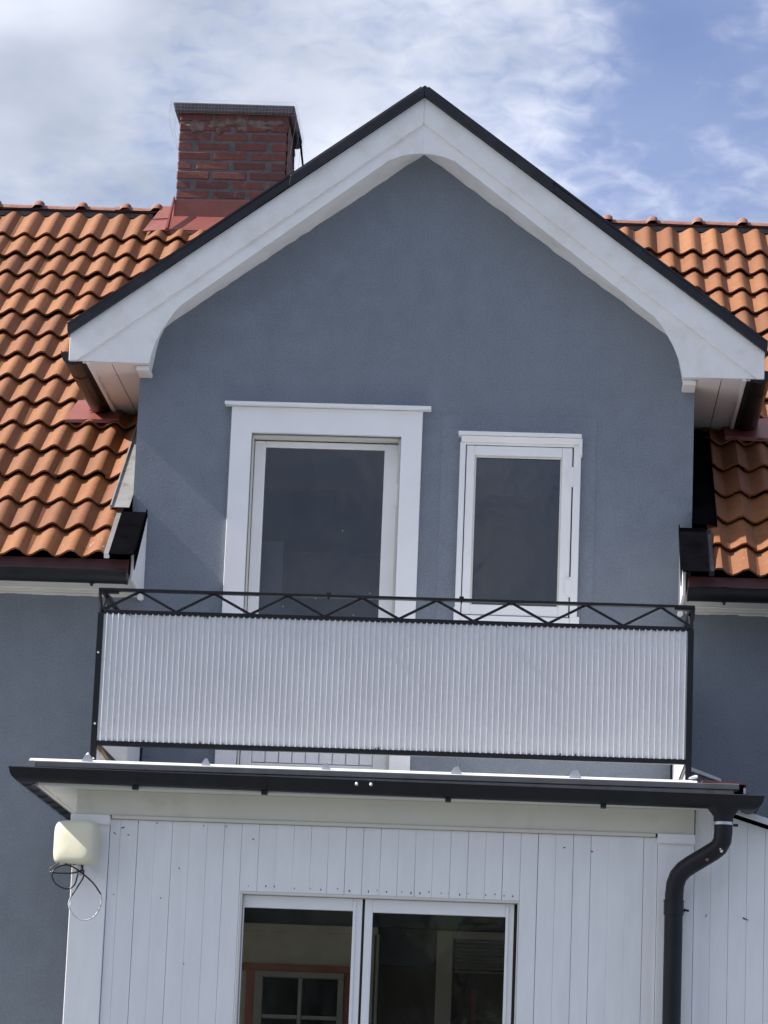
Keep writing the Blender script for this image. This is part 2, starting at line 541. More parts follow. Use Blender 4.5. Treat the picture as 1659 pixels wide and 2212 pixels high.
# hedge and trees across the road, behind the camera: what the porch panes mirror
random.seed(12)
tm = MB()
for i in range(150):
    cx, cy, cz = random.uniform(-20, 18), random.uniform(-35, -31), random.uniform(GZ + .3, 1.5)
    r0 = random.uniform(1.3, 2.1)
    nu, nv = 9, 6
    vs_ = []
    for a in range(nv + 1):
        for b in range(nu):
            th_, ph = math.pi * a / nv, 2 * math.pi * b / nu
            r = r0 * random.uniform(.8, 1.2)
            vs_.append((cx + r * math.sin(th_) * math.cos(ph), cy + r * math.sin(th_) * math.sin(ph), cz + r * math.cos(th_)))
    tm.add(vs_, [(a * nu + b, a * nu + (b + 1) % nu, (a + 1) * nu + (b + 1) % nu, (a + 1) * nu + b) for a in range(nv) for b in range(nu)])
tm.build("treeline", 'leaf', None, 0, kind='stuff')
random.seed(7)

# ------------------------------------------------------------------ HOUSE
T = 0.742                       # roof slope
ZE, YE = 1.29, -0.60            # eaves edge of the tiles
PIT = math.atan(T)
SC, SS = math.cos(PIT), math.sin(PIT)
RIDGE_Y = 4.25


def rz(y):
    return ZE + (y - YE) * T


house = empty("house", (0, 0, GZ), "blue grey rendered house with orange tiled roof and white gabled dormer", "house")

DOOR = (-0.987, -0.078, 0.02, 2.198)
WIN = (0.318, 0.972, 1.10, 2.172)
mb = MB()
xs = sorted({-7, -1.692, DOOR[0], DOOR[1], WIN[0], WIN[1], 1.692, 7})
zs = sorted({GZ, DOOR[2], 1.172, 1.10})
wall_grid(mb, xs, zs, [DOOR, WIN], 0.0, 0.16)
xs2 = [-1.692, DOOR[0], DOOR[1], WIN[0], WIN[1], 1.692]
zs2 = [1.172, 2.172, 2.198, 2.56]
mbg = MB()
wall_grid(mbg, xs2, zs2, [], 0.0, 0.16) if False else None
for i in range(5):
    for j in range(3):
        cx, cz = (xs2[i] + xs2[i + 1]) / 2, (zs2[j] + zs2[j + 1]) / 2
        if any(h[0] < cx < h[1] and h[2] < cz < h[3] for h in (DOOR, WIN)):
            continue
        mbg.add([(xs2[i], 0, zs2[j]), (xs2[i + 1], 0, zs2[j]), (xs2[i + 1], 0, zs2[j + 1]), (xs2[i], 0, zs2[j + 1])], [(0, 1, 2, 3)])
mbg.add([(-1.692, 0, 2.56), (1.692, 0, 2.56), (1.692, 0, 2.80), (0.0, 0, 4.03), (-1.692, 0, 2.80)], [(0, 1, 2, 3, 4)])
# dormer cheeks
for s in (-1, 1):
    x = s * 1.692
    mbg.add([(x, 0, 1.172), (x, 0, 2.80), (x, 1.9, 2.80), (x, 1.9, 2.40), (x, -0.02 + 0.02, 1.60)], [(0, 1, 2, 3, 4)])
# side and back walls
for s in (-1, 1):
    mb.add([(s * 7, 0, GZ), (s * 7, 8.3, GZ), (s * 7, 8.3, 1.17), (s * 7, 4.25, 4.76), (s * 7, 0, 1.60), (s * 7, 0, 1.17)], [(0, 1, 2, 3, 4, 5)])
mb.add([(-7, 8.3, GZ), (7, 8.3, GZ), (7, 8.3, 1.3), (-7, 8.3, 1.3)], [(0, 1, 2, 3)])
mb.build("wall", 'stucco', house)
gw = mbg.build("gable_wall", 'stucco', house)
# repaired rectangle of render round the small window: sheets a few millimetres proud
pt = MB()
PX = (0.171, 1.107, 0.95, 2.354)
pt.box(PX[0], WIN[0] - 0.03, -0.003, -0.0005, PX[2], PX[3])
pt.box(WIN[1] + 0.03, PX[1], -0.003, -0.0005, PX[2], PX[3])
pt.box(WIN[0] - 0.03, WIN[1] + 0.03, -0.003, -0.0005, WIN[3] + 0.03, PX[3])
pt.build("render_patch", 'stucco_patch', house)

# rooms behind the upper openings
rm = MB()
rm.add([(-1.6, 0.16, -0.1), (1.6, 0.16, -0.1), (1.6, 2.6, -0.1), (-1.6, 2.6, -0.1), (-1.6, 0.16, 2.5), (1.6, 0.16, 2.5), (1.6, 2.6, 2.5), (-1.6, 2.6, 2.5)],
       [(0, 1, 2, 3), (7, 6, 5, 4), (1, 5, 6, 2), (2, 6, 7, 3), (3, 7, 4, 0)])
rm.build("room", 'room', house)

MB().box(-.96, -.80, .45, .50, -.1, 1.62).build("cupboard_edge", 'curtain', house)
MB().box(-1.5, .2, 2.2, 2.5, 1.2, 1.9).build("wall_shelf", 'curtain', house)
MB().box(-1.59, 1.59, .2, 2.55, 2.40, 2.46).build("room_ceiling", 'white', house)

# --- roof underlay, back slope, tiles
ro = MB()


def slab(mbx, x0, x1, y0, y1, off, th):
    n = Vector((0, -SS, SC))
    a = [Vector((x0, y0, rz(y0))), Vector((x1, y0, rz(y0))), Vector((x1, y1, rz(y1))), Vector((x0, y1, rz(y1)))]
    mbx.hexa([p + n * (off - th) for p in a], [p + n * off for p in a])


slab(ro, -7.2, -1.72, -0.52, 4.23, -0.035, 0.05)
slab(ro, 1.72, 7.2, -0.52, 4.23, -0.035, 0.05)
slab(ro, -1.72, 1.72, 2.9, 4.23, -0.035, 0.05)
ro.hexa([(-7.2, 4.25, 4.79), (7.2, 4.25, 4.79), (7.2, 8.9, 1.15), (-7.2, 8.9, 1.15)], [(-7.2, 4.25, 4.85), (7.2, 4.25, 4.85), (7.2, 8.9, 1.21), (-7.2, 8.9, 1.21)])
roof = ro.build("roof", 'matt_black', house)

TW, TP = 0.326, 0.163


def wave(x):
    u = ((x - 0.118) / TP) % 1.0
    a = 0.0225
    return a * math.cos(math.pi * u / 0.40) if u < 0.40 else -a * math.cos(math.pi * (u - 0.40) / 0.60)


def tile_mb(c0=0.0, c1=TW + 0.018, length=0.43, steps=15):
    mbt = MB()
    xsn = [c0 + (c1 - c0) * i / steps for i in range(steps + 1)]
    th = 0.014
    top_f = [(x, 0.0, wave(x) + 0.031) for x in xsn]
    top_b = [(x, length, wave(x) - 0.006) for x in xsn]
    bot_f = [(x, 0.004, wave(x) + 0.031 - th) for x in xsn]
    n = steps + 1
    vs = top_f + top_b + bot_f + [(x, length, wave(x) - 0.006 - th) for x in xsn]
    fs = []
    for i in range(steps):
        fs.append((i, i + 1, n + i + 1, n + i))
        fs.append((2 * n + i + 1, 2 * n + i, i, i + 1)[::-1])
        fs.append((2 * n + i, 2 * n + i + 1, 3 * n + i + 1, 3 * n + i)[::-1])
    fs.append((0, n, 3 * n, 2 * n)); fs.append((steps, 2 * n + steps, 3 * n + steps, n + steps))
    return mbt.add(vs, fs)


tile_full = tile_mb().mesh("roof_tile", 'tile', 40)
tile_short = tile_mb(length=0.545).mesh("roof_tile", 'tile', 40)
lipS = [0.0] + [0.345 + 0.386 * k for k in range(14)]


def tile_matrix(x, s, jit=True):
    y = YE + s * SC; z = ZE + s * SS
    m = Matrix(((1, 0, 0, x), (0, SC, -SS, y), (0, SS, SC, z), (0, 0, 0, 1)))
    if jit:
        m = m @ Matrix.Translation((random.uniform(-.003, .003), random.uniform(-.009, .009), random.uniform(-.002, .003))) @ Matrix.Rotation(math.radians(random.uniform(-0.6, 0.6)), 4, 'Z') @ Matrix.Rotation(math.radians(random.uniform(-0.3, 0.3)), 4, 'X')
    return m


clip_cache = {}


def place_tile(x0, k, c0=None, c1=None):
    short = k == 14
    if c0 is None and c1 is None:
        me = tile_short if short else tile_full
    else:
        key = (round(c0 or 0, 3), round(c1 or TW + 0.018, 3), short)
        if key not in clip_cache:
            clip_cache[key] = tile_mb(key[0], key[1], 0.545 if short else 0.43, 9).mesh("roof_tile", 'tile', 40)
        me = clip_cache[key]
    o = bpy.data.objects.new("roof_tile", me)
    o.matrix_basis = tile_matrix(x0, lipS[k])
    put(o, roof)


n_t = 0
for k in range(15):
    yc = YE + (lipS[k] + 0.2) * SC
    valley = 3.51 - yc            # |x| beyond which the main roof shows above the dormer roof
    # left field
    for c in range(7, -6, -1):
        x0 = -2.233 + TW * c
        xr = x0 + TW
        if c == 1 and yc < 1.3:
            place_tile(x0, k, 0.0, -1.748 - x0); n_t += 1
        elif c <= 0 and xr < -valley + 0.25 or (c >= 1 and xr < -valley + 0.25 and yc > 1.3):
            place_tile(x0, k); n_t += 1
        elif c <= 0 and yc < 1.5:
            place_tile(x0, k); n_t += 1
    for c in range(-4, 5):
        x0 = 1.718 + TW * c
        if c == 0 and yc < 1.3:
            place_tile(x0, k, 1.785 - x0, None); n_t += 1
        elif (c >= 1 and yc < 1.5) or x0 > valley - 0.25:
            place_tile(x0, k); n_t += 1
# tiles farther along the roof, one joined part
far = MB()
for k in range(15):
    for x0 in [-2.233 + TW * c for c in range(-6, -15, -1)] + [1.718 + TW * c for c in range(5, 16)]:
        m = tile_matrix(x0, lipS[k], False)
        tb = tile_mb(length=0.545 if k == 14 else 0.43)
        far.add([m @ Vector(v) for v in tb.v], tb.f)
far.build("roof_tile_field", 'tile', roof, 0, 40, kind='stuff')

# ridge
rl = MB()
for s0, s1, in ((-7.2, -2.22), (1.0, 7.2)):
    rl = MB(); rl.box(s0, s1, RIDGE_Y - 0.045, RIDGE_Y + 0.05, 4.72, 4.850)
    rl.build("ridge_board", 'mortar', roof)


def ridge_mb():
    st = [(-0.005, .088), (.20, .083), (.262, .085), (.275, .104), (.292, .118), (.325, .118), (.342, .106), (.348, .086)]
    mbr = MB(); n = 12
    vs, fs = [], []
    for x, r in st:
        for k in range(n + 1):
            a = math.radians(30 + 120 * k / n)
            vs.append((x, -math.cos(a) * r, math.sin(a) * r))
    for i in range(len(st) - 1):
        for k in range(n):
            fs.append((i * (n + 1) + k, i * (n + 1) + k + 1, (i + 1) * (n + 1) + k + 1, (i + 1) * (n + 1) + k))
    m0 = len(vs)
    for x, r in (st[0], st[-1]):
        for k in range(n + 1):
            a = math.radians(30 + 120 * k / n)
            vs.append((x, -math.cos(a) * (r - .02), math.sin(a) * (r - .02)))
    e = (len(st) - 1) * (n + 1)
    for k in range(n):
        fs.append((k, k + 1, m0 + k + 1, m0 + k))
        fs.append((e + k, e + k + 1, m0 + n + 1 + k + 1, m0 + n + 1 + k))
        fs.append((m0 + k, m0 + k + 1, m0 + n + 2 + k, m0 + n + 1 + k))
    return mbr.add(vs, fs)


ridge_me = ridge_mb().mesh("ridge_tile", 'ridge', 50)
for xb in [-3.089 - 0.331 * i for i in range(0, 4)] + [-2.759, -2.428, -2.19 + 0.0] + [1.213 + 0.337 * i for i in range(0, 8)]:
    o = bpy.data.objects.new("ridge_tile", ridge_me)
    o.matrix_basis = Matrix.Translation((xb - 0.31, RIDGE_Y + random.uniform(-.004, .004), 4.818 + random.uniform(-.004, .004))) @ Matrix.Rotation(math.radians(random.uniform(-.5, .5)), 4, 'Y')
    put(o, roof)
fr = MB()
for xb in [-3.089 - 0.331 * i for i in range(4, 12)] + [1.213 + 0.337 * i for i in range(8, 17)] + [-1.12 + .33 * i for i in range(7)]:
    q = ridge_mb()
    fr.add([Vector(v) + Vector((xb - 0.31, RIDGE_Y, 4.818)) for v in q.v], q.f)
fr.build("ridge_tile_run", 'ridge', roof, 0, 50, kind='stuff')

# --- chimney on the ridge
CX0, CX1, CY0, CY1 = -2.022, -1.208, 3.95, 4.70
ch = MB().box(CX0 + .006, CX1 - .006, CY0 + .005, CY1 - .006, 4.45, 5.60).build("chimney", 'mortar', house)
BL, BH, JH = 0.232, 0.063, 0.0755


def brick(x0, x1, y0, y1, z0, z1):
    bm = bmesh.new()
    bmesh.ops.create_cube(bm, size=1)
    for v in bm.verts:
        v.co.x = (x0 + x1) / 2 + v.co.x * (x1 - x0) + random.uniform(-.004, .004)
        v.co.y = (y0 + y1) / 2 + v.co.y * (y1 - y0) + random.uniform(-.003, .003)
        v.co.z = (z0 + z1) / 2 + v.co.z * (z1 - z0) + random.uniform(-.003, .003)
    bmesh.ops.bevel(bm, geom=bm.edges[:], offset=0.008, segments=1, affect='EDGES')
    me = bpy.data.meshes.new("brick")
    bm.to_mesh(me); bm.free()
    me.materials.append(MAT['brick'])
    o = bpy.data.objects.new("brick", me)
    put(o, ch)


def brick_row(z0, odd):
    z1 = z0 + BH
    pr = random.uniform(-.003, .003)
    # front face
    if odd:
        cuts = [CX0, CX0 + .235, CX0 + .515, CX0 + .79, CX1]
        segs = [(CX0, CX0 + .243), (CX0 + .268, CX0 + .520), (CX0 + .548, CX1)]
    else:
        segs = [(CX0, CX0 + .108), (CX0 + .138, CX0 + .388), (CX0 + .418, CX0 + .664), (CX0 + .694, CX1)]
    for a, b in segs:
        a += random.uniform(-.004, .004) if a != CX0 else 0
        brick(a, b, CY0 + pr, CY0 + .11, z0, z1)
    # right and left faces
    for xa, xb in ((CX1 - .1, CX1 + pr), (CX0 - pr, CX0 + .1)):
        ys = CY0 + (.12 if odd else .24)
        if not odd:
            brick(xa, xb, CY0 + .125, ys - .012, z0, z1)
        while ys < CY1 - .03:
            ye = min(ys + BL, CY1)
            brick(xa, xb, ys, ye, z0, z1)
            ys = ye + .013


for i in range(10):
    brick_row(4.825 + (i - 0) * JH - 0.0, i % 2 == 1)
# old plaster left on the top course and on the right face
pl = MB()
random.seed(3)


def blob(cx, cz, rx, rzz, y):
    n = 14
    ring = []
    for k in range(n):
        a = 2 * math.pi * k / n
        q = 1 + random.uniform(-.3, .3)
        ring.append((cx + math.cos(a) * rx * q, y, cz + math.sin(a) * rzz * q))
    inner = [(cx + (x - cx) * .7, y - .008, cz + (z - cz) * .7) for x, _, z in ring]
    pl.add(ring + inner + [(cx, y - .010, cz)], [(k, (k + 1) % n, n + (k + 1) % n, n + k) for k in range(n)] + [(n + k, n + (k + 1) % n, 2 * n) for k in range(n)])


for cx, cz, rx, rzz in ((-1.90, 5.47, .075, .045), (-1.74, 5.485, .07, .035), (-1.60, 5.50, .09, .035), (-1.45, 5.495, .10, .03), (-1.32, 5.50, .08, .022), (-1.72, 5.44, .03, .03), (-1.55, 5.455, .05, .02), (-1.36, 5.46, .06, .015)):
    blob(cx, cz, rx, rzz, CY0 - .002)
pl.build("plaster_remains", 'plaster', ch, 0, 60)
pr_ = MB()
ring = []
zz = 4.86
lft, rgt = [], []
while zz < 5.54:
    lft.append((CX1 + .006, CY0 + .004 + random.uniform(0, .02), zz)); rgt.append((CX1 + .006, CY1 - .12 + random.uniform(-.05, .05), zz)); zz += .04
n = len(lft)
pr_.add(lft + rgt + [(x + .006, y + .01, z) for x, y, z in lft] + [(x + .006, y - .01, z) for x, y, z in rgt],
        [(2 * n + i, 2 * n + i + 1, 3 * n + i + 1, 3 * n + i) for i in range(n - 1)] + [(i, i + 1, 2 * n + i + 1, 2 * n + i) for i in range(n - 1)])
pr_.build("plaster_remains", 'plaster', ch, 0, 60)
random.seed(11)
cp = MB()
cp.prism([(-2.06, 5.575), (-2.045, 5.56), (-1.185, 5.56), (-1.165, 5.575), (-1.155, 5.632), (-2.078, 5.640)], CY0 - .045, CY1 + .05)
cp.build("chimney_cap", 'concrete', ch, 0.012)
# loose sheet hanging down the right side and netting round the cap
fl = MB().hexa([(CX1 + .05, 4.30, 5.56), (CX1 + .056, 4.30, 5.56), (CX1 + .056, 4.66, 5.56), (CX1 + .05, 4.66, 5.56)][::1],
               [(CX1 + .085, 4.36, 5.32), (CX1 + .091, 4.36, 5.32), (CX1 + .091, 4.66, 5.30), (CX1 + .085, 4.66, 5.30)])
fl.build("loose_sheet", 'matt_black', ch)
nn = MB()
x0, x1, yf = CX0 - .065, CX1 + .06, CY0 - .055
for i in range(38):
    x = x0 + (x1 - x0) * i / 37
    nn.bar((x, yf, 5.65), (x + random.uniform(-.006, .006), yf + .004, 5.545 + random.uniform(-.012, .006)), .0007, .0007)
for z in (5.655, 5.63, 5.605, 5.58, 5.555):
    nn.bar((x0, yf, z), (x1, yf, z - .006), .0007, .0007)
for xe, s in ((x0, -1), (x1, 1)):
    for j in range(3):
        y = CY0 - .05 + j * .34
        drop = 5.36 if s < 0 else 5.22
        nn.tube([(xe, y, 5.645), (xe + s * .012, y, 5.56), (xe + s * .004 - s * .012 * j / 2, y, 5.48), (xe - s * .03, y, drop)], .0009, 4)
    for z in (5.62, 5.58, 5.52, 5.46):
        nn.bar((xe + s * .008, CY0 - .05, z), (xe + s * .008, CY1 + .05, z), .0007, .0007)
nn.build("bird_net", 'net', ch)
# red sheet metal flashing round the base
fz = 4.745
MB().prism([(CX0 - .012, fz), (CX0 - .006, 4.885), (CX1 + .012, 4.895), (CX1 + .012, fz)], CY0 - .012, CY0 - .004).build("flashing", 'red_metal', ch, 0.002)
n3 = Vector((0, -SS, SC))


def roof_sheet(name, mat, parent, x0, x1, y0, y1, off, th=0.004, bevel=0.0, **pp):
    q = MB()
    a = [Vector((x0, y0, rz(y0))), Vector((x1, y0, rz(y0))), Vector((x1, y1, rz(y1))), Vector((x0, y1, rz(y1)))]
    q.hexa([p + n3 * (off - th) for p in a], [p + n3 * off for p in a])
    return q.build(name, mat, parent, bevel, **pp)


ap = MB()
ap.hexa([(CX0 - .055, 3.83, 4.612), (CX1 + .05, 3.83, 4.612), (CX1 + .02, CY0 - .008, 4.75), (CX0 - .018, CY0 - .008, 4.75)],
        [(CX0 - .055, 3.826, 4.617), (CX1 + .05, 3.826, 4.617), (CX1 + .02, CY0 - .012, 4.755), (CX0 - .018, CY0 - .012, 4.755)])
ap.box(CX0 - .055, CX1 + .05, 3.826, 3.830, 4.585, 4.612)
ap.build("flashing", 'red_metal', ch)
sd = MB()
sd.hexa([(-2.235, 3.80, 4.585), (CX0 - .045, 3.80, 4.60), (CX0 - .012, 4.22, 4.905), (-2.15, 4.22, 4.905)],
        [(-2.235, 3.795, 4.592), (CX0 - .045, 3.795, 4.607), (CX0 - .012, 4.215, 4.915), (-2.15, 4.215, 4.915)])
sd.hexa([(-2.15, 4.22, 4.905), (CX0 - .012, 4.22, 4.905), (CX0 - .012, 4.45, 4.76), (-2.15, 4.45, 4.76)],
        [(-2.15, 4.22, 4.915), (CX0 - .012, 4.22, 4.915), (CX0 - .012, 4.45, 4.77), (-2.15, 4.45, 4.77)])
sd.bar((-2.195, 3.99, 4.738), (CX0 - .03, 3.99, 4.750), .012, .012)
sd.build("flashing", 'red_metal', ch)
MB().hexa([(CX0 - .05, 3.80, 4.59), (CX0 - .02, 3.80, 4.60), (CX0 - .002, CY0, 4.90), (CX0 - .016, CY0, 4.90)],
          [(CX0 - .045, 3.79, 4.62), (CX0 - .03, 3.79, 4.62), (CX0 - .004, CY0 - .02, 4.905), (CX0 - .014, CY0 - .02, 4.905)]).build("flashing", 'red_metal', ch)

# --- dormer roof, verge, bargeboards
dr = MB()
for s in (-1, 1):
    a = [(0, -.28, 4.325), (s * 2.10, -.28, 2.767), (s * 2.10, 1.55, 2.767), (0, 3.65, 4.325)]
    dr.hexa([(x, y, z - .05) for x, y, z in a], a)
droof = dr.build("dormer_roof", 'matt_black', house)
for s in (-1, 1):
    xm = 0.80
    zt = lambda x: 4.341 - (4.341 - 2.772) / 2.112 * x
    zb = lambda x: 4.276 - (4.276 - 2.712) / 2.105 * x
    MB().prism([(0, zt(0)), (s * xm, zt(xm)), (s * (xm + .004), zb(xm)), (0, zb(0))], -.312, .05).build("verge_trim", 'dark_verge', droof, 0.004)
    MB().prism([(s * (xm - .01), zt(xm) - .001), (s * 2.112, zt(2.112)), (s * 2.106, zb(2.106)), (s * (xm - .01), zb(xm - .01) + .004)], -.305, .05).build("verge_trim", 'dark_verge', droof, 0.004)
    # small standing rim on top of the verge
    MB().bar((s * .02, -.30, zt(.02) + .002), (s * 2.11, -.30, zt(2.11) + .002), .012, .016).build("verge_rim", 'dark_verge', droof)

FP = [(0, 3.921), (.06, 3.917), (.13, 3.903), (.20, 3.876), (1.43, 2.928), (1.47, 2.882), (1.506, 2.823), (1.543, 2.76), (1.575, 2.69), (1.596, 2.62), (1.607, 2.558)]
WP = [(0, 4.000), (.05, 3.964), (.11, 3.920), (.19, 3.860), (1.50, 2.898), (1.555, 2.845), (1.575, 2.80), (1.592, 2.755), (1.605, 2.69), (1.615, 2.62), (1.624, 2.546)]


def resample(a, b, step=.05):
    oa, ob = [], []
    for i in range(len(a) - 1):
        d = math.dist(a[i], a[i + 1]); n = max(1, int(d / step))
        for j in range(n):
            f = j / n
            oa.append((a[i][0] + (a[i + 1][0] - a[i][0]) * f, a[i][1] + (a[i + 1][1] - a[i][1]) * f))
            ob.append((b[i][0] + (b[i + 1][0] - b[i][0]) * f, b[i][1] + (b[i + 1][1] - b[i][1]) * f))
    oa.append(a[-1]); ob.append(b[-1])
    return oa, ob


for s in (-1, 1):
    # upper board with its lower edge as a step
    MB().prism([(s * .0003, 4.276), (s * 2.095, 2.722), (s * 2.094, 2.557), (s * 2.050, 2.557), (s * .0003, 4.110)], -.272, -.02).build("bargeboard", 'white_render', house, 0.003)
    fa, wa = resample(FP, WP)
    wa = [(x + random.uniform(-.003, .003), z + random.uniform(-.006, .002)) for x, z in wa]
    n = len(fa)
    up = [(min(2.046, 2.046 * i / (n - 1)), 0) for i in range(n)]
    up = [(x, 4.122 - (4.122 - 2.558) / 2.048 * x) for x, _ in up]
    yF = -.254
    sh = MB()
    A = [(s * max(x, .0003), yF, z) for x, z in up]
    B_ = [(s * max(x, .0003), yF, z) for x, z in fa]
    W_ = [(s * max(x, .0003), -.001, z) for x, z in wa]
    sh.add(A + B_ + W_, [(i, i + 1, n + i + 1, n + i) for i in range(n - 1)] + [(n + i, n + i + 1, 2 * n + i + 1, 2 * n + i) for i in range(n - 1)])
    # underside at the foot
    sh.add([(s * 2.046, yF, 2.558), (s * 1.607, yF, 2.558), (s * 1.624, -.001, 2.546), (s * 2.046, -.20, 2.558), (s * 1.62, -.20, 2.558)], [(0, 1, 4, 3), (1, 2, 4)])
    sh.add([(s * .0003, yF, 4.108), (s * .0003, yF, 3.921), (s * .0003, -.001, 4.0)], [(0, 1, 2)])
    o = sh.build("gable_board", 'white_render', house, 0, 35)
    # return block at the wall corner
    MB().box(s * 1.614, s * 1.692, -.20, -.001, 2.526, 2.5575).build("corner_block", 'white_render', house, 0.006)
    # eaves soffit: two boards with a slit between, and a fascia board outside
    xa, xm, xb = 1.694, 1.845, 1.985
    MB().box(s * xa, s * (xm - .003), -.21, 1.30, 2.566, 2.584).build("soffit_board", 'white', house, 0.002)
    MB().box(s * (xm + .003), s * xb, -.21, 1.30, 2.566, 2.584).build("soffit_board", 'white', house, 0.002)
    MB().box(s * 1.70, s * 1.98, -.2, 1.3, 2.600, 2.610).build("soffit_backing", 'dark_gap', house)
    MB().box(s * 1.966, s * 1.990, -.245, 1.30, 2.545, 2.72).build("fascia_board", 'white', house, 0.003)
    # gutter along the dormer eaves
    gt = MB().gutter((s * 2.068, -.245, 2.612), (s * 2.068, 1.12, 2.600), .076, side=(1 if s < 0 else -1)).build("dormer_gutter", 'black', house, 0, 40)
    for y in (.10, .62):
        MB().gutter((s * 2.068, y - .018, 2.610), (s * 2.068, y + .018, 2.610), .081, side=(1 if s < 0 else -1), ends=(False, False)).build("gutter_joint", 'black', gt, 0, 40)
    # red tray under the end of that gutter
    q = MB()
    q.hexa([(s * 1.93, .90, rz(.90) + .045), (s * 2.28, .90, rz(.90) + .04), (s * 2.24, 1.16, rz(1.16) + .04), (s * 1.93, 1.16, rz(1.16) + .04)],
           [(s * 1.93, .90, rz(.90) + .075), (s * 2.28, .90, rz(.90) + .062), (s * 2.24, 1.16, rz(1.16) + .06), (s * 1.93, 1.16, rz(1.16) + .07)])
    q.build("valley_tray", 'red_metal', roof, 0.003)
    q = MB().hexa([(s * 2.02, .985, rz(1.0) + .07), (s * 2.14, .985, rz(1.0) + .07), (s * 2.08, 1.0, rz(1.0) + .13), (s * 2.0, 1.0, rz(1.0) + .13)],
                  [(s * 2.02, .995, rz(1.0) + .07), (s * 2.14, .995, rz(1.0) + .07), (s * 2.08, 1.01, rz(1.0) + .13), (s * 2.0, 1.01, rz(1.0) + .13)])
    q.build("valley_tray", 'red_metal', roof)
    # side flashing strip between the tiles and the dormer wall
    mt = 'grey_metal' if s < 0 else 'matt_black'  # right strip: dark metal, with its shadow put into the colour too
    ix = 1.808 if s < 0 else 1.835
    fo = MB()
    a = [Vector((s * ix, -.12, rz(-.12))), Vector((s * 1.693, -.12, rz(-.12))), Vector((s * 1.693, 1.0, rz(1.0))), Vector((s * ix, 1.0, rz(1.0)))]
    fo.hexa([p + n3 * .046 for p in a], [p + n3 * .050 for p in a])
    a = [Vector((s * ix, -.12, rz(-.12))), Vector((s * (ix - .008), -.12, rz(-.12))), Vector((s * (ix - .008), 1.0, rz(1.0))), Vector((s * ix, 1.0, rz(1.0)))]
    fo.hexa([p + n3 * .02 for p in a], [p + n3 * .062 for p in a])
    fo.build("side_flashing", mt, roof)
    # black cover over the end of the eaves box
    c0, c1 = (1.727, 1.583) if s < 0 else (1.766, 1.612)
    cv = MB()
    a = [Vector((s * c0, -.655, rz(-.655))), Vector((s * c1, -.655, rz(-.655))), Vector((s * c1, -.185, rz(-.185))), Vector((s * c0, -.185, rz(-.185)))]
    cv.hexa([p + n3 * .050 for p in a], [p + n3 * .060 for p in a])
    y0, y1 = -.655, -.185
    cv.hexa([(s * c1, y0, rz(y0) + .074), (s * (c1 - .006), y0, rz(y0) + .074), (s * (c1 - .006), y0 + .03, rz(y0) - .035), (s * c1, y0 + .03, rz(y0) - .035)],
            [(s * c1, y1, rz(y1) + .074), (s * (c1 - .006), y1, rz(y1) + .074), (s * (c1 - .006), y1 + .03, rz(y1) + .035), (s * c1, y1 + .03, rz(y1) + .035)])
    cv.build("eaves_cover", 'matt_black', roof, 0.002)
    a = [Vector((s * (c0 + .030), -.64, rz(-.64))), Vector((s * c0, -.64, rz(-.64))), Vector((s * c0, -.19, rz(-.19))), Vector((s * (c0 + .030), -.19, rz(-.19)))]
    MB().hexa([p + n3 * .02 for p in a], [p + n3 * .052 for p in a]).build("cover_strip", 'zinc' if s < 0 else 'dark_verge', roof)
    # the eaves box: soffit, moulding at the wall, end board
    xe = 1.617 if s < 0 else 1.640
    MB().box(s * 7.0, s * (xe + .004), -.50, -.065, 1.190, 1.206).build("eaves_soffit", 'cream', house, 0.002)
    ml = MB().box(s * 7.0, s * (xe + .004), -.063, -.001, 1.172, 1.200)
    ml.box(s * 7.0, s * (xe + .004), -.10, -.063, 1.182, 1.204)
    ml.build("eaves_moulding", 'cream', house, 0.004)
    # ragged paint line where the moulding meets the render
    rg = MB(); xx = xe + .02
    while xx < 3.2:
        l = random.uniform(.03, .10); h = random.uniform(.002, .012)
        rg.box(s * xx, s * (xx + l), -.0035, -.0005, 1.172 - h, 1.173); xx += l
    rg.build("paint_edge", 'cream', house)
    eb = MB().prism([(-.505, 1.185), (-.001, 1.160), (-.001, rz(-.05) - .02), (-.505, rz(-.505) - .03)], s * xe, s * (xe - .02), 'x')
    eb.build("eaves_end_board", 'white', house, 0.003)
    MB().tube([(s * (xe - .01), -.03, 1.155), (s * (xe - .01), -.09, 1.150)], .018, 10).build("eaves_knob", 'white', house, 0, 40)
    MB().box(s * 7.0, s * (xe + .012), -.522, -.507, 1.186, 1.296).build("eaves_fascia", 'dark_red', house, 0.002)
    ge = MB().gutter((s * 7.0, -.580, 1.204), (s * (xe + .008), -.580, 1.204), .066, side=(-1 if s < 0 else 1)).build("gutter", 'black', house, 0, 40)
    xj = 1.83 if s < 0 else 1.86
    MB().gutter((s * (xj + .015), -.580, 1.206), (s * (xj - .015), -.580, 1.206), .071, side=(-1 if s < 0 else 1), ends=(False, False)).box(s * (xj - .008), s * (xj + .008), -.60, -.575, 1.122, 1.140).build("gutter_joint", 'black', ge, 0, 40)

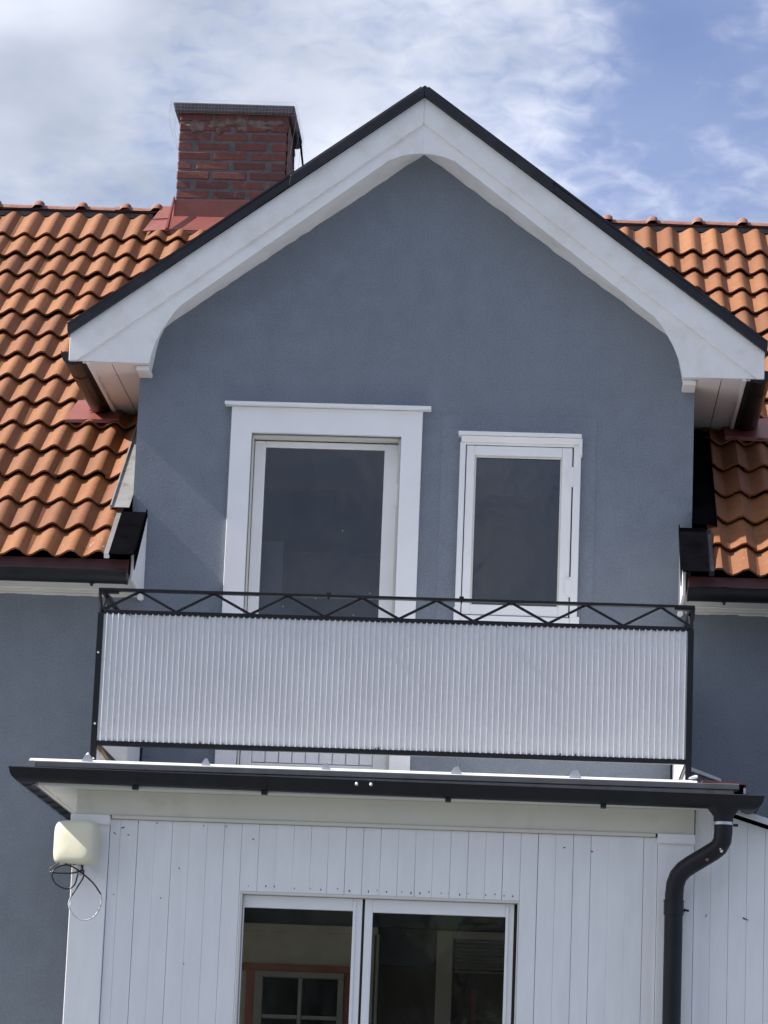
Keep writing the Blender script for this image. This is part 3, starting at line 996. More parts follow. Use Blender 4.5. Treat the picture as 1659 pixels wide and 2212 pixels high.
# --- balcony door
dt = MB()
dt.prism([(-1.114, 0.0), (DOOR[0], 0.0), (DOOR[0], 2.199), (DOOR[1] + .002, 2.199), (DOOR[1] + .002, 0.0), (.050, 0.0), (.050, 2.359), (-1.114, 2.359)], -.032, -.0005)
dtrim = dt.build("door_trim", 'white', house, 0.003)
MB().box(-1.156, .101, -.075, -.0005, 2.361, 2.382).build("drip_cap", 'white', dtrim, 0.003)
sm = MB(); xx = -1.0
while xx < -.15:
    l = random.uniform(.008, .03); h = random.uniform(.001, .012) * (1.6 if -.75 < xx < -.3 else .8)
    sm.prism([(xx, 2.382), (xx + l, 2.382), (xx + l * random.uniform(.2, .8), 2.382 + h)], -.003, -.0005); xx += l * .8
sm.build("paint_smear", 'white', dtrim)
fr_ = MB()
fr_.box(DOOR[0] + .001, DOOR[0] + .008, .02, .14, DOOR[2], DOOR[3] - .001)
fr_.box(DOOR[1] - .014, DOOR[1] - .001, .02, .14, DOOR[2], DOOR[3] - .001)
fr_.box(DOOR[0] + .010, DOOR[1] - .016, .02, .15, DOOR[3] - .012, DOOR[3] - .001)
fr_.build("door_frame", 'cream', house, 0.002)
leaf = MB()
LX0, LX1 = DOOR[0] - .000 + .012, DOOR[1] - .018
GX0, GX1, GZ0, GZ1 = -.908, -.180, .78, 2.140
leaf.box(LX0, GX0, .105, .150, .05, 2.178)
leaf.box(GX1, LX1, .105, .150, .05, 2.178)
leaf.box(GX0, GX1, .106, .150, GZ1, 2.178)
leaf.box(GX0, GX1, .106, .150, .68, GZ0)
leaf.box(GX0, GX1, .106, .150, .05, .20)
lf = leaf.build("balcony_door", 'white', house, 0.004)
MB().box(GX0 - .004, GX1 + .004, .124, .128, GZ0 - .004, GZ1 + .004).build("pane", 'glass', lf)
random.seed(5)
for i in range(7):
    x = random.choice((random.uniform(-.36, -.20), random.uniform(-.36, -.20), random.uniform(-.88, -.3)))
    z = random.uniform(.95, 2.0); r = random.uniform(.0018, .0038)
    MB().tube([(x, .1245, z), (x, .1225, z + .001)], [r, r * .6], 6).build("paint_fleck", 'white', lf)
npl = 9
for i in range(npl):
    a = GX0 + (GX1 - GX0) * i / npl
    b = GX0 + (GX1 - GX0) * (i + 1) / npl
    box("panel_board", 'white', lf, a + .003, b - .003, .112, .130, .205, .675, .004)
MB().box(GX0, GX1, .131, .140, .205, .675).build("panel_back", 'white', lf)
for z in (1.86, 1.02):
    MB().tube([(LX1 + .006, .100, z - .07), (LX1 + .006, .100, z + .07)], .012, 10).box(LX1 - .03, LX1 + .004, .098, .104, z - .06, z + .06).build("hinge", 'white', lf, 0, 40)
MB().tube([(LX0 + .05, .103, .90), (LX0 + .05, .085, .90)], .009, 10).build("screw", 'zinc', lf, 0, 40)

# --- small upper window
wf = MB()
wf.box(.284, WIN[0], -.040, .05, 1.065, 2.170)
wf.box(WIN[1], 1.016, -.040, .05, 1.075, 2.170)
wf.box(WIN[0] + .001, WIN[1] - .001, -.038, .05, 1.075, 1.112)
wf.box(.278, .300, -.043, .0, 1.06, 1.16)
wf.box(1.000, 1.030, -.043, .0, 1.055, 1.12)
wf.box(.284, 1.016, -.036, .05, 2.160, 2.175)
win = wf.build("upper_window", 'white', house, 0.004)
wc = MB().box(.272, 1.016, -.085, .0, 2.208, 2.232)
wc.hexa([(.290, -.075, 2.206), (1.012, -.075, 2.206), (1.012, -.001, 2.206), (.290, -.001, 2.206)], [(.290, -.042, 2.174), (1.012, -.042, 2.174), (1.012, -.001, 2.174), (.290, -.001, 2.174)])
wc.box(1.003, 1.022, -.078, -.001, 2.10, 2.206)
wc.build("drip_cap", 'white', win, 0.003)
ws = MB()
ix0, ix1, iz0, iz1 = .374, .903, 1.180, 2.098
ox0, ox1, oz0, oz1 = WIN[0] + .006, WIN[1] - .008, 1.118, 2.156
ws.box(ox0, ix0, -.028, .03, oz0, oz1); ws.box(ix1, ox1, -.028, .03, oz0, oz1)
ws.box(ix0, ix1, -.027, .03, iz1, oz1); ws.box(ix0, ix1, -.027, .03, oz0, iz0)
wsh = ws.build("sash", 'white', win, 0.004)
wl = MB()
wl.box(ix0, ix1, -.012, -.002, iz1 - .012, iz1); wl.box(ix0, ix0 + .010, -.012, -.002, iz0, iz1 - .012); wl.box(ix1 - .010, ix1, -.012, -.002, iz0, iz1 - .012)
wl.build("glazing_bead", 'cream', win, 0.002)
MB().box(ix0 - .003, ix1 + .003, .004, .008, iz0 - .003, iz1 + .003).build("pane", 'glass', win)
for z in (1.975, 1.30):
    MB().tube([(ox1 + .004, -.034, z - .06), (ox1 + .004, -.034, z + .06)], .011, 10).box(ox1 - .025, ox1 + .02, -.043, -.03, z - .05, z + .045).build("hinge", 'white', win, 0, 40)
MB().box(WIN[0], WIN[0] + .005, -.02, .02, 1.115, 2.16).build("gap_shadow_strip", 'dark_gap', win)
MB().box(WIN[1] - .007, WIN[1], -.02, .02, 1.115, 2.16).build("gap_shadow_strip", 'dark_gap', win)

# ------------------------------------------------------------------ PORCH below the balcony
PY = -2.02
porch = empty("porch", (0, -1.0, GZ), "white boarded porch under the balcony with a two-sash window", "porch")
OP = (-.738, .731, -2.10, -.747)          # window opening
seam0, SP = .825, .0924
brd = []
k = math.ceil((-1.448 - seam0) / SP)
x = -1.448
edges = [x] + [seam0 + SP * i for i in range(k, 60) if seam0 + SP * i < 1.452 and seam0 + SP * i > -1.44] + [1.452]
for a, b in zip(edges[:-1], edges[1:]):
    ga, gb = random.choice((.0003, .0006, .0009, .0013)), random.choice((.0002, .0004, .0007, .0003))
    dy = random.uniform(-.0015, .0015)
    spans = []
    if b <= OP[0] + .01 or a >= OP[1] - .01:
        spans.append((GZ + .25, -.392, a, b))
    elif a < OP[0] < b:
        MB().prism([(a + ga, GZ + .25), (OP[0], GZ + .25), (OP[0], OP[3]), (b - gb, OP[3]), (b - gb, -.392), (a + ga, -.392)], PY + dy, PY + .022).build("wall_board", 'board', porch, 0.0011)
    elif a < OP[1] < b:
        MB().prism([(b - gb, GZ + .25), (OP[1], GZ + .25), (OP[1], OP[3]), (a + ga, OP[3]), (a + ga, -.392), (b - gb, -.392)], PY + dy, PY + .022).build("wall_board", 'board', porch, 0.0011)
    else:
        spans.append((OP[3], -.392, a, b)); spans.append((GZ + .25, OP[2], a, b))
    for z0, z1, xa, xb in spans:
        if xb - xa < .012:
            continue
        j4 = [random.uniform(-.0007, .0007) for _ in range(4)]
        MB().prism([(xa + ga + j4[0], z0), (xb - gb + j4[1], z0), (xb - gb + j4[2], z1), (xa + ga + j4[3], z1)], PY + dy, PY + .022).build("wall_board", 'board', porch, 0.0011)
bk = MB()
wall_grid(bk, [-1.60, OP[0], OP[1], 1.60], [GZ, OP[2], OP[3], -.26], [OP], PY + .023, .075)
bk.build("wall_backing", 'dark_gap', porch)
rv = MB()
rv.box(OP[0], OP[1], PY + .001, -1.93, OP[3] - .014, OP[3] - .0005)
rv.box(OP[0], OP[0] + .010, PY + .001, -1.93, OP[2], OP[3] - .015)
rv.box(OP[1] - .006, OP[1], PY + .001, -1.93, OP[2], OP[3] - .015)
rv.build("window_lining", 'cream', porch, 0.002)
# side walls of the porch (left one with an unseen window, added for the light inside)
sw = MB()
wy, wz = [-1.99, -1.75, -.25, -.001], [GZ, -2.0, -.70, -.24]
for xx in (-1.63, -1.60):
    for a in range(3):
        for b in range(3):
            if not (a == 1 and b == 1):
                sw.add([(xx, wy[a], wz[b]), (xx, wy[a + 1], wz[b]), (xx, wy[a + 1], wz[b + 1]), (xx, wy[a], wz[b + 1])], [(0, 1, 2, 3)])
for (p, q) in (((wy[1], wz[1]), (wy[2], wz[1])), ((wy[2], wz[1]), (wy[2], wz[2])), ((wy[2], wz[2]), (wy[1], wz[2])), ((wy[1], wz[2]), (wy[1], wz[1]))):
    sw.add([(-1.63, p[0], p[1]), (-1.63, q[0], q[1]), (-1.60, q[0], q[1]), (-1.60, p[0], p[1])], [(0, 1, 2, 3)])
sw.build("side_wall", 'board', porch)
MB().box(1.60, 1.63, -1.99, -.001, GZ, -.24).build("side_wall", 'board', porch)
sf = MB()
for (y0, y1, z0, z1) in ((-1.749, -1.69, -1.999, -.701), (-.31, -.251, -1.999, -.701), (-1.689, -.311, -.76, -.701), (-1.689, -.311, -1.999, -1.94), (-1.02, -.98, -1.939, -.761)):
    sf.box(-1.625, -1.60, y0, y1, z0, z1)
sfo = sf.build("added_side_window", 'white', porch, 0.003)
MB().box(-1.614, -1.610, -1.70, -.30, -1.95, -.75).build("pane", 'old_glass', sfo)
# corner boards, caps, frieze
for s, a, b in ((-1, -1.640, -1.450), (1, 1.454, 1.645)):
    MB().box(a, b, PY - .018, PY + .03, GZ + .2, -.42).build("corner_board", 'board', porch, 0.004)
    MB().box(a - .016 if s < 0 else a - .004, b + .004 if s < 0 else b + .002, PY - .052, PY + .02, -.424, -.374).build("corner_cap", 'white', porch, 0.005)
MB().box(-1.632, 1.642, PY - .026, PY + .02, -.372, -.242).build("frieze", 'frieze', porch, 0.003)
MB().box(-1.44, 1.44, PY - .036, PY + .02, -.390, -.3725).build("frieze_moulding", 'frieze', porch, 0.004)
# knot and nail marks: small dark nail heads above the window
for i in range(30):
    x = -.70 + 1.4 * i / 29 + random.uniform(-.01, .01)
    if random.random() < .75:
        MB().tube([(x, PY + .001, -.722 + random.uniform(-.012, .012)), (x, PY - .0018, -.722)], .0026, 6).build("nail_head", 'dark_gap', porch)
for x, z in ((-1.30, -.405), (-1.20, -.405), (-.95, -.41), (-1.07, -.64), (-1.16, -.80), (-1.02, -1.14), (-1.41, -.79), (-.83, -.41)):
    MB().tube([(x, PY + .001, z), (x, PY - .0022, z)], .0035, 6).build("nail_head", 'dark_gap', porch)
for x, z, l, a in ((-1.43, -.465, .018, -.5), (-1.355, -.475, .012, 0), (.955, -.465, .014, .2), (1.10, -.478, .016, -.1), (-.69, -.475, .012, 0), (-1.39, -.44, .02, .3)):
    MB().hexa([(x, PY - .0024, z), (x + l, PY - .0024, z + a * l), (x + l, PY - .0004, z + a * l), (x, PY - .0004, z)], [(x + .002, PY - .0024, z + .006), (x + l * .8, PY - .0024, z + a * l + .005), (x + l * .8, PY - .0004, z + a * l + .005), (x + .002, PY - .0004, z + .006)]).build("paint_scuff", 'dark_gap', porch)

# two sashes
WY0, WY1 = -1.972, -1.93
for nm, x0, x1, g0, g1, zt in (("left", -.726, -.094, -.732 + .012, -.142, -.828), ("right", -.080, .708, -.038, .664, -.832)):
    q = MB()
    q.box(x0, g0, WY0, WY1, OP[2], OP[3] - .016)
    q.box(g1, x1, WY0, WY1, OP[2], OP[3] - .016)
    q.box(g0, g1, WY0 + .001, WY1, zt, OP[3] - .016)
    q.box(g0, g1, WY0 + .001, WY1, OP[2], OP[2] + .10)
    # moulded lips
    q.box(g1, g1 + .016, WY0 - .010, WY0, OP[2], OP[3] - .03)
    o = q.build("window_sash", 'white', porch, 0.003)
    MB().box(g0 - .003, g1 + .003, -1.952, -1.948, OP[2] + .09, zt + .003).build("pane", 'old_glass', o)
MB().box(-.0945, -.0795, -1.945, -1.935, OP[2], OP[3] - .016).box(.708, .725, -1.945, -1.935, OP[2], OP[3] - .016).build("sash_gap_strip", 'dark_gap', porch)
# inside: old outer wall with a red trimmed window, a grey frame and a slatted blind
inn = MB()
inn.box(-1.6, -.12, -.03, -.004, GZ + .3, -.79)
inn.build("inner_wall", 'beige', porch)
MB().box(-1.6, -.1, -.06, -.032, -.812, -.768).build("inner_rail", 'beige', porch, .003)
MB().box(-1.6, 1.6, -.05, -.004, -.765, -.25).build("inner_wall", 'room', porch)  # dark upper band: shade below the ceiling put into its colour
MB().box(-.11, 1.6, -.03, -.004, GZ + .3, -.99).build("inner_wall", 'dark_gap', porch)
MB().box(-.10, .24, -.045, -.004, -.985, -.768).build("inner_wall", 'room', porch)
MB().box(-1.6, 1.6, -1.9, -.05, -.262, -.25).build("ceiling", 'white', porch)
MB().box(-1.6, 1.6, -1.9, -.05, GZ + .2, GZ + .3).build("floor", 'wood', porch)
iw = MB()
iw.box(-.90, -.262, -.062, -.032, -1.042, -1.004)
iw.box(-.862, -.812, -.060, -.032, -2.2, -1.043)
iw.box(-.285, -.250, -.060, -.032, -2.2, -1.043)
iw.build("inner_window_trim", 'red_trim', porch, .003)
iws = MB()
iws.box(-.811, -.286, -.075, -.033, -1.078, -1.044)
for a, b in ((-.811, -.762), (-.553, -.531), (-.322, -.286)):
    iws.box(a, b, -.076, -.033, -2.2, -1.079)
for z in (-1.318, -1.56, -1.80):
    iws.box(-.761, -.554, -.073, -.033, z, z + .022); iws.box(-.530, -.323, -.073, -.033, z, z + .022)
isw = iws.build("inner_window", 'sash', porch, .003)
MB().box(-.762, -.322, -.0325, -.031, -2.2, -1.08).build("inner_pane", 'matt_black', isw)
ifr = MB()
ifr.box(.250, .345, -.08, -.032, -2.2, -.775); ifr.box(.346, .70, -.08, -.032, -.82, -.775)
ifr.box(-.105, -.088, -.07, -.032, -2.2, -.81)
ifr.build("inner_door_frame", 'sash', porch, .004)
bl = MB()
for i in range(9):
    z = -.84 - i * .022
    bl.hexa([(.36, -.09, z), (.68, -.09, z), (.68, -.072, z + .012), (.36, -.072, z + .012)], [(.36, -.089, z + .002), (.68, -.089, z + .002), (.68, -.071, z + .014), (.36, -.071, z + .014)])
bl.build("blind", 'sash', porch)
MB().box(.46, .49, -.05, -.031, -2.2, -1.10).build("curtain", 'dark_red', porch)

# --- roof edge and balcony deck
dk = MB()
dk.box(-1.845, 1.60, -2.16, -.001, -.238, -.115)
deck = dk.build("balcony_deck", 'grey_metal', porch)
q = MB().hexa([(-1.871, -2.232, -.121), (1.645, -2.232, -.124), (1.645, -2.180, -.107), (-1.871, -2.180, -.104)], [(-1.871, -2.234, -.118), (1.645, -2.234, -.121), (1.645, -2.182, -.102), (-1.871, -2.182, -.099)])
q.box(-1.870, 1.644, -2.179, -.001, -.109, -.103)
q.build("deck_flashing", 'white_metal', deck, 0.003)
for x in (-1.575, -.942, -.308, .372, .993):
    w_ = random.uniform(.012, .03)
    MB().hexa([(x - .02, -2.222, -.115), (x + w_ + .02, -2.222, -.115), (x + w_ + .02, -2.216, -.115), (x - .02, -2.216, -.115)],
              [(x, -2.228, -.082 + random.uniform(0, .006)), (x + w_, -2.224, -.076), (x + w_, -2.220, -.076), (x, -2.222, -.082)]).build("flashing_tab", 'white_metal', deck, 0.001)
MB().box(-1.842, 1.862, -2.235, -2.10, -.150, -.120).build("roof_edge_strip", 'strip_grey', deck, 0.003)
MB().box(-1.80, 1.835, -2.228, -2.12, -.178, -.153).build("roof_edge_strip", 'strip_grey', deck, 0.003)
# right skirt of the roof
MB().hexa([(1.675, -2.14, -.104), (1.905, -2.14, -.112), (1.905, -.9, -.112), (1.675, -.9, -.104)], [(1.675, -2.14, -.094), (1.905, -2.14, -.106), (1.905, -.9, -.106), (1.675, -.9, -.094)]).build("roof_skirt", 'red_metal', deck)
MB().hexa([(1.66, -2.12, -.15), (1.895, -2.12, -.175), (1.895, -.9, -.175), (1.66, -.9, -.15)], [(1.66, -2.12, -.106), (1.895, -2.12, -.114), (1.895, -.9, -.114), (1.66, -.9, -.106)]).build("roof_skirt_base", 'matt_black', deck)
MB().box(1.89, 1.902, -2.135, -2.12, -.16, -.128).build("roof_clip", 'white_metal', deck, .003)
MB().prism([(1.690, .226), (1.892, .160), (1.892, .178), (1.690, .250)], -.03, -.002).build("wall_flashing", 'white_metal', deck, 0.002)
MB().hexa([(1.60, -2.20, -.09), (1.648, -2.20, -.09), (1.648, -2.13, -.09), (1.60, -2.13, -.09)], [(1.635, -2.19, -.074), (1.648, -2.19, -.076), (1.648, -2.14, -.076), (1.635, -2.14, -.074)]).build("folded_corner", 'white_metal', deck, .003)
# soffit
so = MB()
so.box(-1.800, 1.84, -2.235, PY - .027, -.243, -.2385)
so.box(-1.800, -1.633, PY - .026, -.001, -.243, -.2385)
so.box(1.65, 1.84, PY - .026, -.9, -.243, -.2385)
so.build("porch_soffit", 'cream', porch)
MB().box(-1.81, 1.85, -2.24, -2.236, -.25, -.18).build("porch_fascia", 'cream', porch)
MB().box(-1.815, -1.801, -2.235, -.001, -.252, -.18).build("porch_fascia", 'cream', porch)
# gutters
gp = MB().gutter((-1.958, -2.262, -.172), (1.985, -2.262, -.196), .064, side=-1, ends=(False, False), mitre=(1, 1)).build("porch_gutter", 'black', porch, 0, 40)
MB().gutter((-1.894, -2.326, -.173), (-1.894, -.01, -.170), .064, side=1, ends=(False, True), mitre=(1, 0)).build("porch_gutter", 'black', porch, 0, 40)
MB().gutter((1.921, -2.326, -.1965), (1.921, -.95, -.190), .064, side=-1, ends=(False, True), mitre=(1, 0)).build("porch_gutter", 'black', porch, 0, 40)
for x in (-1.295, -.615, .348, 1.157):
    z = -.172 - .024 * (x + 1.958) / 3.943
    MB().gutter((x - .016, -2.262, z), (x + .016, -2.262, z), .0685, side=-1, ends=(False, False)).box(x - .015, x + .015, -2.285, -2.235, z - .082, z - .062).build("gutter_bracket", 'black', gp, 0, 40)
for i in range(7):
    y = -2.10 + i * .27
    MB().gutter((-1.895, y - .02, -.173), (-1.895, y + .02, -.173), .069, side=1, ends=(False, False)).build("gutter_bracket", 'black', gp, 0, 40)
for x in (-.13, -.055):
    MB().tube([(x, -2.328, -.192), (x, -2.334, -.202)], .008, 8).build("paint_fleck", 'white', gp, 0, 40)

# ------------------------------------------------------------------ downpipe
dp = empty("downpipe", (1.538, -2.14, GZ), "black swan-necked downpipe hanging from the porch gutter beside the corner board", "downpipe")
fu = MB()
prof = [(-.190, .088, .060), (-.235, .088, .060), (-.250, .086, .060), (-.296, .051, .051), (-.335, .050, .050)]
vs, fs = [], []
nseg = 20
for z, rx, ry in prof:
    for k in range(nseg):
        a = 2 * math.pi * k / nseg
        e = .6 if rx > .06 else 1.0
        ca, sa = math.cos(a), math.sin(a)
        vs.append((1.781 + math.copysign(abs(ca) ** e, ca) * rx, -2.250 + math.copysign(abs(sa) ** e, sa) * ry + .0, z))
for i in range(len(prof) - 1):
    for k in range(nseg):
        fs.append((i * nseg + k, i * nseg + (k + 1) % nseg, (i + 1) * nseg + (k + 1) % nseg, (i + 1) * nseg + k))
fu.add(vs, fs).build("outlet", 'black', dp, 0, 40)
ctrl = [(1.781, -2.25, -.30), (1.782, -2.25, -.375), (1.778, -2.245, -.420), (1.762, -2.235, -.452), (1.735, -2.225, -.474), (1.68, -2.205, -.508), (1.62, -2.185, -.545), (1.585, -2.172, -.570), (1.558, -2.160, -.602), (1.543, -2.15, -.645), (1.539, -2.14, -.70), (1.538, -2.14, -.76), (1.538, -2.14, GZ + .2)]
MB().tube(ctrl, .0485, 18).build("pipe", 'black', dp, 0, 50)
MB().tube([(1.538, -2.14, -.73), (1.538, -2.14, -.805)], .0525, 18).build("pipe_collar", 'black', dp, 0, 40)
MB().tube([(1.538, -2.14, -.728), (1.538, -2.14, -.735)], .0545, 18).build("pipe_collar", 'black', dp, 0, 40)
MB().tube([(1.781, -2.25, -.325), (1.781, -2.25, -.340)], .0535, 18).build("pipe_clamp", 'zinc', dp, 0, 40)
MB().box(1.832, 1.858, -2.262, -2.245, -.345, -.332).build("pipe_clamp_bolt", 'black', dp, .002)
MB().box(1.58, 1.60, -2.12, -2.045, -.782, -.768).tube([(1.598, -2.13, -.775), (1.618, -2.13, -.780)], .006, 8).build("pipe_bracket", 'black', dp, .001)
for p, r in (((1.700, -2.262, -.522), .010), ((1.772, -2.284, -.478), .008), ((1.764, -2.282, -.468), .006)):
    q = MB(); v = Vector(p)
    q.tube([v + Vector((0, .01, 0)), v + Vector((.004, -.004, .002))], [r, r * .6], 7)
    q.build("paint_fleck", 'plaster' if r > .009 else 'cream', dp, 0, 40)

# ------------------------------------------------------------------ lean-to extension on the right
ext = empty("side_extension", (3.0, -1.0, GZ), "white boarded lean-to beside the porch with a low sloping roof", "extension")
EY = -2.005


def ez(x):
    return -.262 - .30 * (x - 1.845)


x = 1.648
first = 1.735
ee = [1.648] + [first + SP * i * 1.02 for i in range(0, 29)]
for a, b in zip(ee[:-1], ee[1:]):
    ga, gb = random.choice((.0004, .0007, .0003)), random.choice((.0003, .0006, .001))
    MB().prism([(a + ga, GZ + .25), (b - gb, GZ + .25), (b - gb, ez(b) - .01), (a + ga, ez(a) - .01)], EY + random.uniform(-.001, .001), EY + .022).build("wall_board", 'board', ext, 0.0011)
MB().prism([(1.648, GZ), (ee[-1], GZ), (ee[-1], ez(ee[-1]) - .02), (1.648, ez(1.648) - .02)], EY + .023, EY + .05).build("wall_backing", 'dark_gap', ext)
rx0, rx1 = 1.66, 4.75
er = MB().hexa([(rx0, EY - .05, ez(rx0) + .0), (rx1, EY - .05, ez(rx1)), (rx1, -.002, ez(rx1)), (rx0, -.002, ez(rx0))], [(rx0, EY - .05, ez(rx0) + .03), (rx1, EY - .05, ez(rx1) + .03), (rx1, -.002, ez(rx1) + .03), (rx0, -.002, ez(rx0) + .03)])
ero = er.build("lean_to_roof", 'matt_black', ext)
MB().hexa([(rx0, EY - .068, ez(rx0) + .006), (rx1, EY - .068, ez(rx1) + .006), (rx1, EY - .05, ez(rx1) + .006), (rx0, EY - .05, ez(rx0) + .006)], [(rx0, EY - .068, ez(rx0) + .040), (rx1, EY - .068, ez(rx1) + .040), (rx1, EY - .05, ez(rx1) + .040), (rx0, EY - .05, ez(rx0) + .040)]).build("verge_strip", 'white_metal', ero, .003)
MB().box(4.40, 4.43, EY + .02, -.001, GZ, ez(4.43) - .02).build("side_wall", 'board', ext)
for x, z, l, a in ((1.905, -.80, .032, -.3), (1.71, -.80, .008, 1.5)):
    MB().hexa([(x, EY - .0024, z), (x + l, EY - .0024, z + a * l), (x + l, EY - .0004, z + a * l), (x, EY - .0004, z)], [(x + .002, EY - .0024, z + .008), (x + l * .8, EY - .0024, z + a * l + .006), (x + l * .8, EY - .0004, z + a * l + .006), (x + .002, EY - .0004, z + .008)]).build("paint_scuff", 'dark_gap', ext)

# ------------------------------------------------------------------ balcony railing
RY = -2.02
rail = empty("balcony_railing", (0, -1.0, -.09), "black iron balcony railing with zigzag top and white corrugated plastic panels", "railing")
RX0, RX1 = -1.562, 1.605
for x in (RX0, RX1):
    MB().box(x - .016, x + .016, RY - .016, RY + .016, -.088, .720).build("post", 'black', rail, .002)
    MB().box(x - .014, x + .014, -.05, -.022, -.088, .852).build("post", 'black', rail, .002)
    # corner stay above the middle rail, and small gusset
    s = -1 if x < 0 else 1
    MB().tube([(x + s * .004, RY, .72), (x + s * .002, RY, .76), (x + s * .010, RY, .80), (x + s * .012, RY, .845)], .009, 8).build("corner_stay", 'black', rail, 0, 40)
    MB().box(min(x + s * .016, x - s * .09), max(x + s * .016, x - s * .09), RY - .018, RY + .022, .826, .838).build("corner_bracket", 'black', rail, .003)
for z0, z1, y0, y1, nm in ((.838, .853, RY - .022, RY + .022, "top_rail"), (.712, .736, RY - .015, RY + .017, "middle_rail"), (-.001, .026, RY - .015, RY + .017, "bottom_rail")):
    e = .018 if nm == "top_rail" else -.0165
    MB().box(RX0 - e, RX1 + e, y0, y1, z0, z1).build(nm, 'black', rail, .002)
    for x in (RX0, RX1):
        MB().box(x - .015, x + .015, (RY + .024) if nm == "top_rail" else RY + .0175, -.052, z0 + .0005, z1 - .0005).build(nm, 'black', rail, .002)
for i in range(8):
    xp = -1.357 + .4 * i
    for xa in (xp - .2, xp + .2):
        xa = max(RX0 - .0, min(RX1 + .01, xa))
        MB().bar((xa, RY, .734), (xp, RY, .840), .0135, .0125).build("brace", 'black', rail, .001)
for x in (RX0, RX1):
    for i in range(5):
        yp = RY + .2 + .4 * i
        for ya in (yp - .2, yp + .2):
            if ya > -.03:
                continue
            q = MB()
            p0, p1 = Vector((x, max(ya, RY + .03), .734)), Vector((x, min(yp, -.06), .840))
            q.tube([p0, p1], .0065, 6)
            q.build("brace", 'black', rail)
for x in (-.338, .376):
    MB().box(x - .012, x + .012, RY - .026, RY + .024, .853, .863).box(x - .006, x + .006, RY - .027, RY - .023, .832, .854).box(x - .004, x + .004, RY - .024, RY - .016, .822, .834).build("rail_clip", 'black', rail, .001)


def corrugated(p, q, z0, z1, n, amp, nrm):
    p, q = Vector(p), Vector(q)
    nrm = Vector(nrm)
    pr = [(0, 0.0), (.15, .0), (.30, .03), (.40, .14), (.48, .45), (.54, .82), (.60, .98), (.65, 1.0), (.70, .98), (.76, .82), (.82, .45), (.90, .14)]
    pts = []
    for i in range(n):
        for u, h in pr:
            pts.append(p.lerp(q, (i + u) / n) + nrm * amp * h)
    pts.append(q.copy())
    m = len(pts)
    mbx = MB()
    back = [v - nrm * .0015 for v in pts]
    zj = [0.0 for _ in pts]
    vs = []
    for row, z in ((pts, z0), (pts, z1), (back, z0), (back, z1)):
        vs += [(v.x, v.y, z + (zj[i // 4 * 4] if z == z1 or z == z0 else 0)) for i, v in enumerate(row)]
    fs = []
    for i in range(m - 1):
        fs.append((i, i + 1, m + i + 1, m + i))
        fs.append((2 * m + i + 1, 2 * m + i, 3 * m + i, 3 * m + i + 1))
        fs.append((i + 1, i, 2 * m + i, 2 * m + i + 1))
        fs.append((m + i, m + i + 1, 3 * m + i + 1, 3 * m + i))
    return mbx.add(vs, fs)


corrugated((RX0 + .016, RY - .006, 0), (RX1 - .016, RY - .006, 0), .024, .716, 102, .011, (0, -1, 0)).build("front_panel", 'corrugated', rail, 0, 60)
for x, s in ((RX0, -1), (RX1, 1)):
    a, b = (x, RY + .02, 0), (x, -.06, 0)
    corrugated(a, b, -.07, .716, 62, .009, (s, 0, 0)).build("side_panel", 'corrugated', rail, 0, 60)
MB().hexa([(-1.545, -2.005, .0), (-1.525, -2.005, .0), (-1.525, -1.995, .0), (-1.545, -1.995, .0)], [(-1.49, -2.005, -.085), (-1.47, -2.005, -.085), (-1.47, -1.995, -.085), (-1.49, -1.995, -.085)]).build("wooden_strut", 'wood', rail, .002)
random.seed(21)
for i in range(26):                        # chips of black paint along the panel edges
    x = random.uniform(RX0 + .05, RX1 - .05)
    z = random.choice((.026, .708))
    d = random.uniform(.004, .010)
    MB().box(x, x + d * .8, RY - .0185, RY - .0155, z - d * .6, z + d).build("paint_chip", 'black', rail, .001)
for x, z in ((RX0 - .002, .50), (RX0 + .002, .115), (RX0 + .004, -.072)):
    MB().tube([(x, RY - .015, z), (x, RY - .021, z)], .006, 8).build("screw_head", 'white', rail, 0, 40)
MB().tube([(RX0 - .02, RY - .01, -.09), (RX0 - .03, RY - .02, -.06), (RX0 - .022, RY - .03, -.045)], [.014, .012, .004], 8).build("sealant", 'white', rail, 0, 50)

# ------------------------------------------------------------------ antenna box on the porch corner
ant = empty("antenna", (-1.605, -2.09, -.535), "cream plastic antenna box on the left corner of the porch with looped cables", "antenna")
ROT = Matrix.Translation((-1.608, -2.135, -.535)) @ Matrix.Rotation(math.radians(-19), 4, 'Z')
bm = bmesh.new()
NX = 22
hw, hh = .122, .118


def sup(a, n_):
    c, s_ = math.cos(a), math.sin(a)
    return math.copysign(abs(c) ** (2 / n_), c), math.copysign(abs(s_) ** (2 / n_), s_)


rings = []
for d, k_ in ((.040, .955), (.030, .985), (.010, 1.0), (-.010, 1.0), (-.024, .985), (-.036, .94), (-.044, .85), (-.050, .65), (-.053, .35)):
    rg_ = []
    for i in range(64):
        cx_, sz_ = sup(2 * math.pi * i / 64, 5.5)
        rg_.append(bm.verts.new(ROT @ Vector((cx_ * hw * k_, d, sz_ * hh * k_))))
    rings.append(rg_)
for a, b in zip(rings[:-1], rings[1:]):
    for i in range(64):
        bm.faces.new((a[i], a[(i + 1) % 64], b[(i + 1) % 64], b[i]))
cv_ = bm.verts.new(ROT @ Vector((0, -.054, 0)))
for i in range(64):
    bm.faces.new((rings[-1][i], rings[-1][(i + 1) % 64], cv_))
bm.faces.new(rings[0])
bmesh.ops.recalc_face_normals(bm, faces=bm.faces)
for f in bm.faces:
    f.smooth = True
me = bpy.data.meshes.new("housing"); bm.to_mesh(me); bm.free()
me.materials.append(MAT['plastic'])
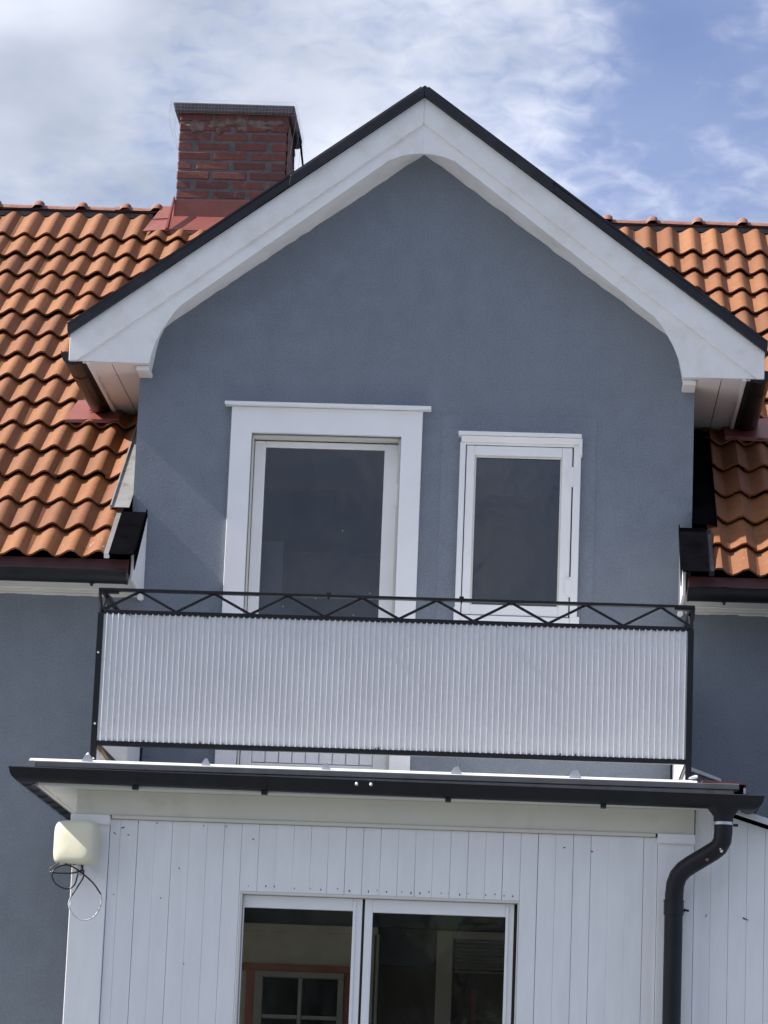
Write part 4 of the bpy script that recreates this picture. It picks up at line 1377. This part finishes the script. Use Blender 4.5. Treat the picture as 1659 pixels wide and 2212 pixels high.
put(bpy.data.objects.new("housing", me), ant)
MB().box(-1.63, -1.56, -2.12, -2.039, -.58, -.48).build("mount", 'zinc', ant, .003)
MB().tube([(-1.578, -2.13, -.64), (-1.580, -2.13, -.705)], .013, 10).box(-1.60, -1.555, -2.14, -2.12, -.69, -.675).build("connector", 'zinc', ant, 0, 40)


def smooth_path(pts, y, sub=6, wob=.02):
    P = [Vector((x, y + wob * math.sin(i * 1.3), z)) for i, (x, z) in enumerate(pts)]
    o_ = []
    for i in range(len(P) - 1):
        p0, p1, p2, p3 = P[max(i - 1, 0)], P[i], P[i + 1], P[min(i + 2, len(P) - 1)]
        for j in range(sub):
            t_ = j / sub
            o_.append(.5 * ((2 * p1) + (-p0 + p2) * t_ + (2 * p0 - 5 * p1 + 4 * p2 - p3) * t_ ** 2 + (-p0 + 3 * p1 - 3 * p2 + p3) * t_ ** 3))
    o_.append(P[-1])
    return o_


A_ = [(-1.6, -.650), (-1.646, -.652), (-1.68, -.66), (-1.713, -.685), (-1.719, -.719), (-1.697, -.758), (-1.644, -.779), (-1.605, -.761), (-1.588, -.72), (-1.585, -.698)]
B2 = [(-1.690, -.645), (-1.731, -.671), (-1.738, -.686), (-1.717, -.699), (-1.632, -.7), (-1.587, -.689), (-1.567, -.674), (-1.565, -.65)]
C1 = [(-1.658, -.650), (-1.606, -.669), (-1.553, -.704), (-1.499, -.75), (-1.459, -.803)]
C2 = [(-1.459, -.803), (-1.454, -.845), (-1.473, -.899), (-1.5, -.928), (-1.539, -.941), (-1.58, -.928), (-1.613, -.896), (-1.626, -.857), (-1.615, -.819)]  # middle stretch of the same loop, coloured white
C3 = [(-1.615, -.819), (-1.584, -.765), (-1.558, -.718), (-1.558, -.69), (-1.57, -.650)]
for pts, mt, wob in ((A_, 'cable', .02), (B2, 'cable', .02), (C1, 'cable', .006), (C2, 'cable_white', .0), (C3, 'cable', .006)):
    MB().tube(smooth_path(pts, -2.16, 6, wob), .0042, 7).build("cable", mt, ant, 0, 60)
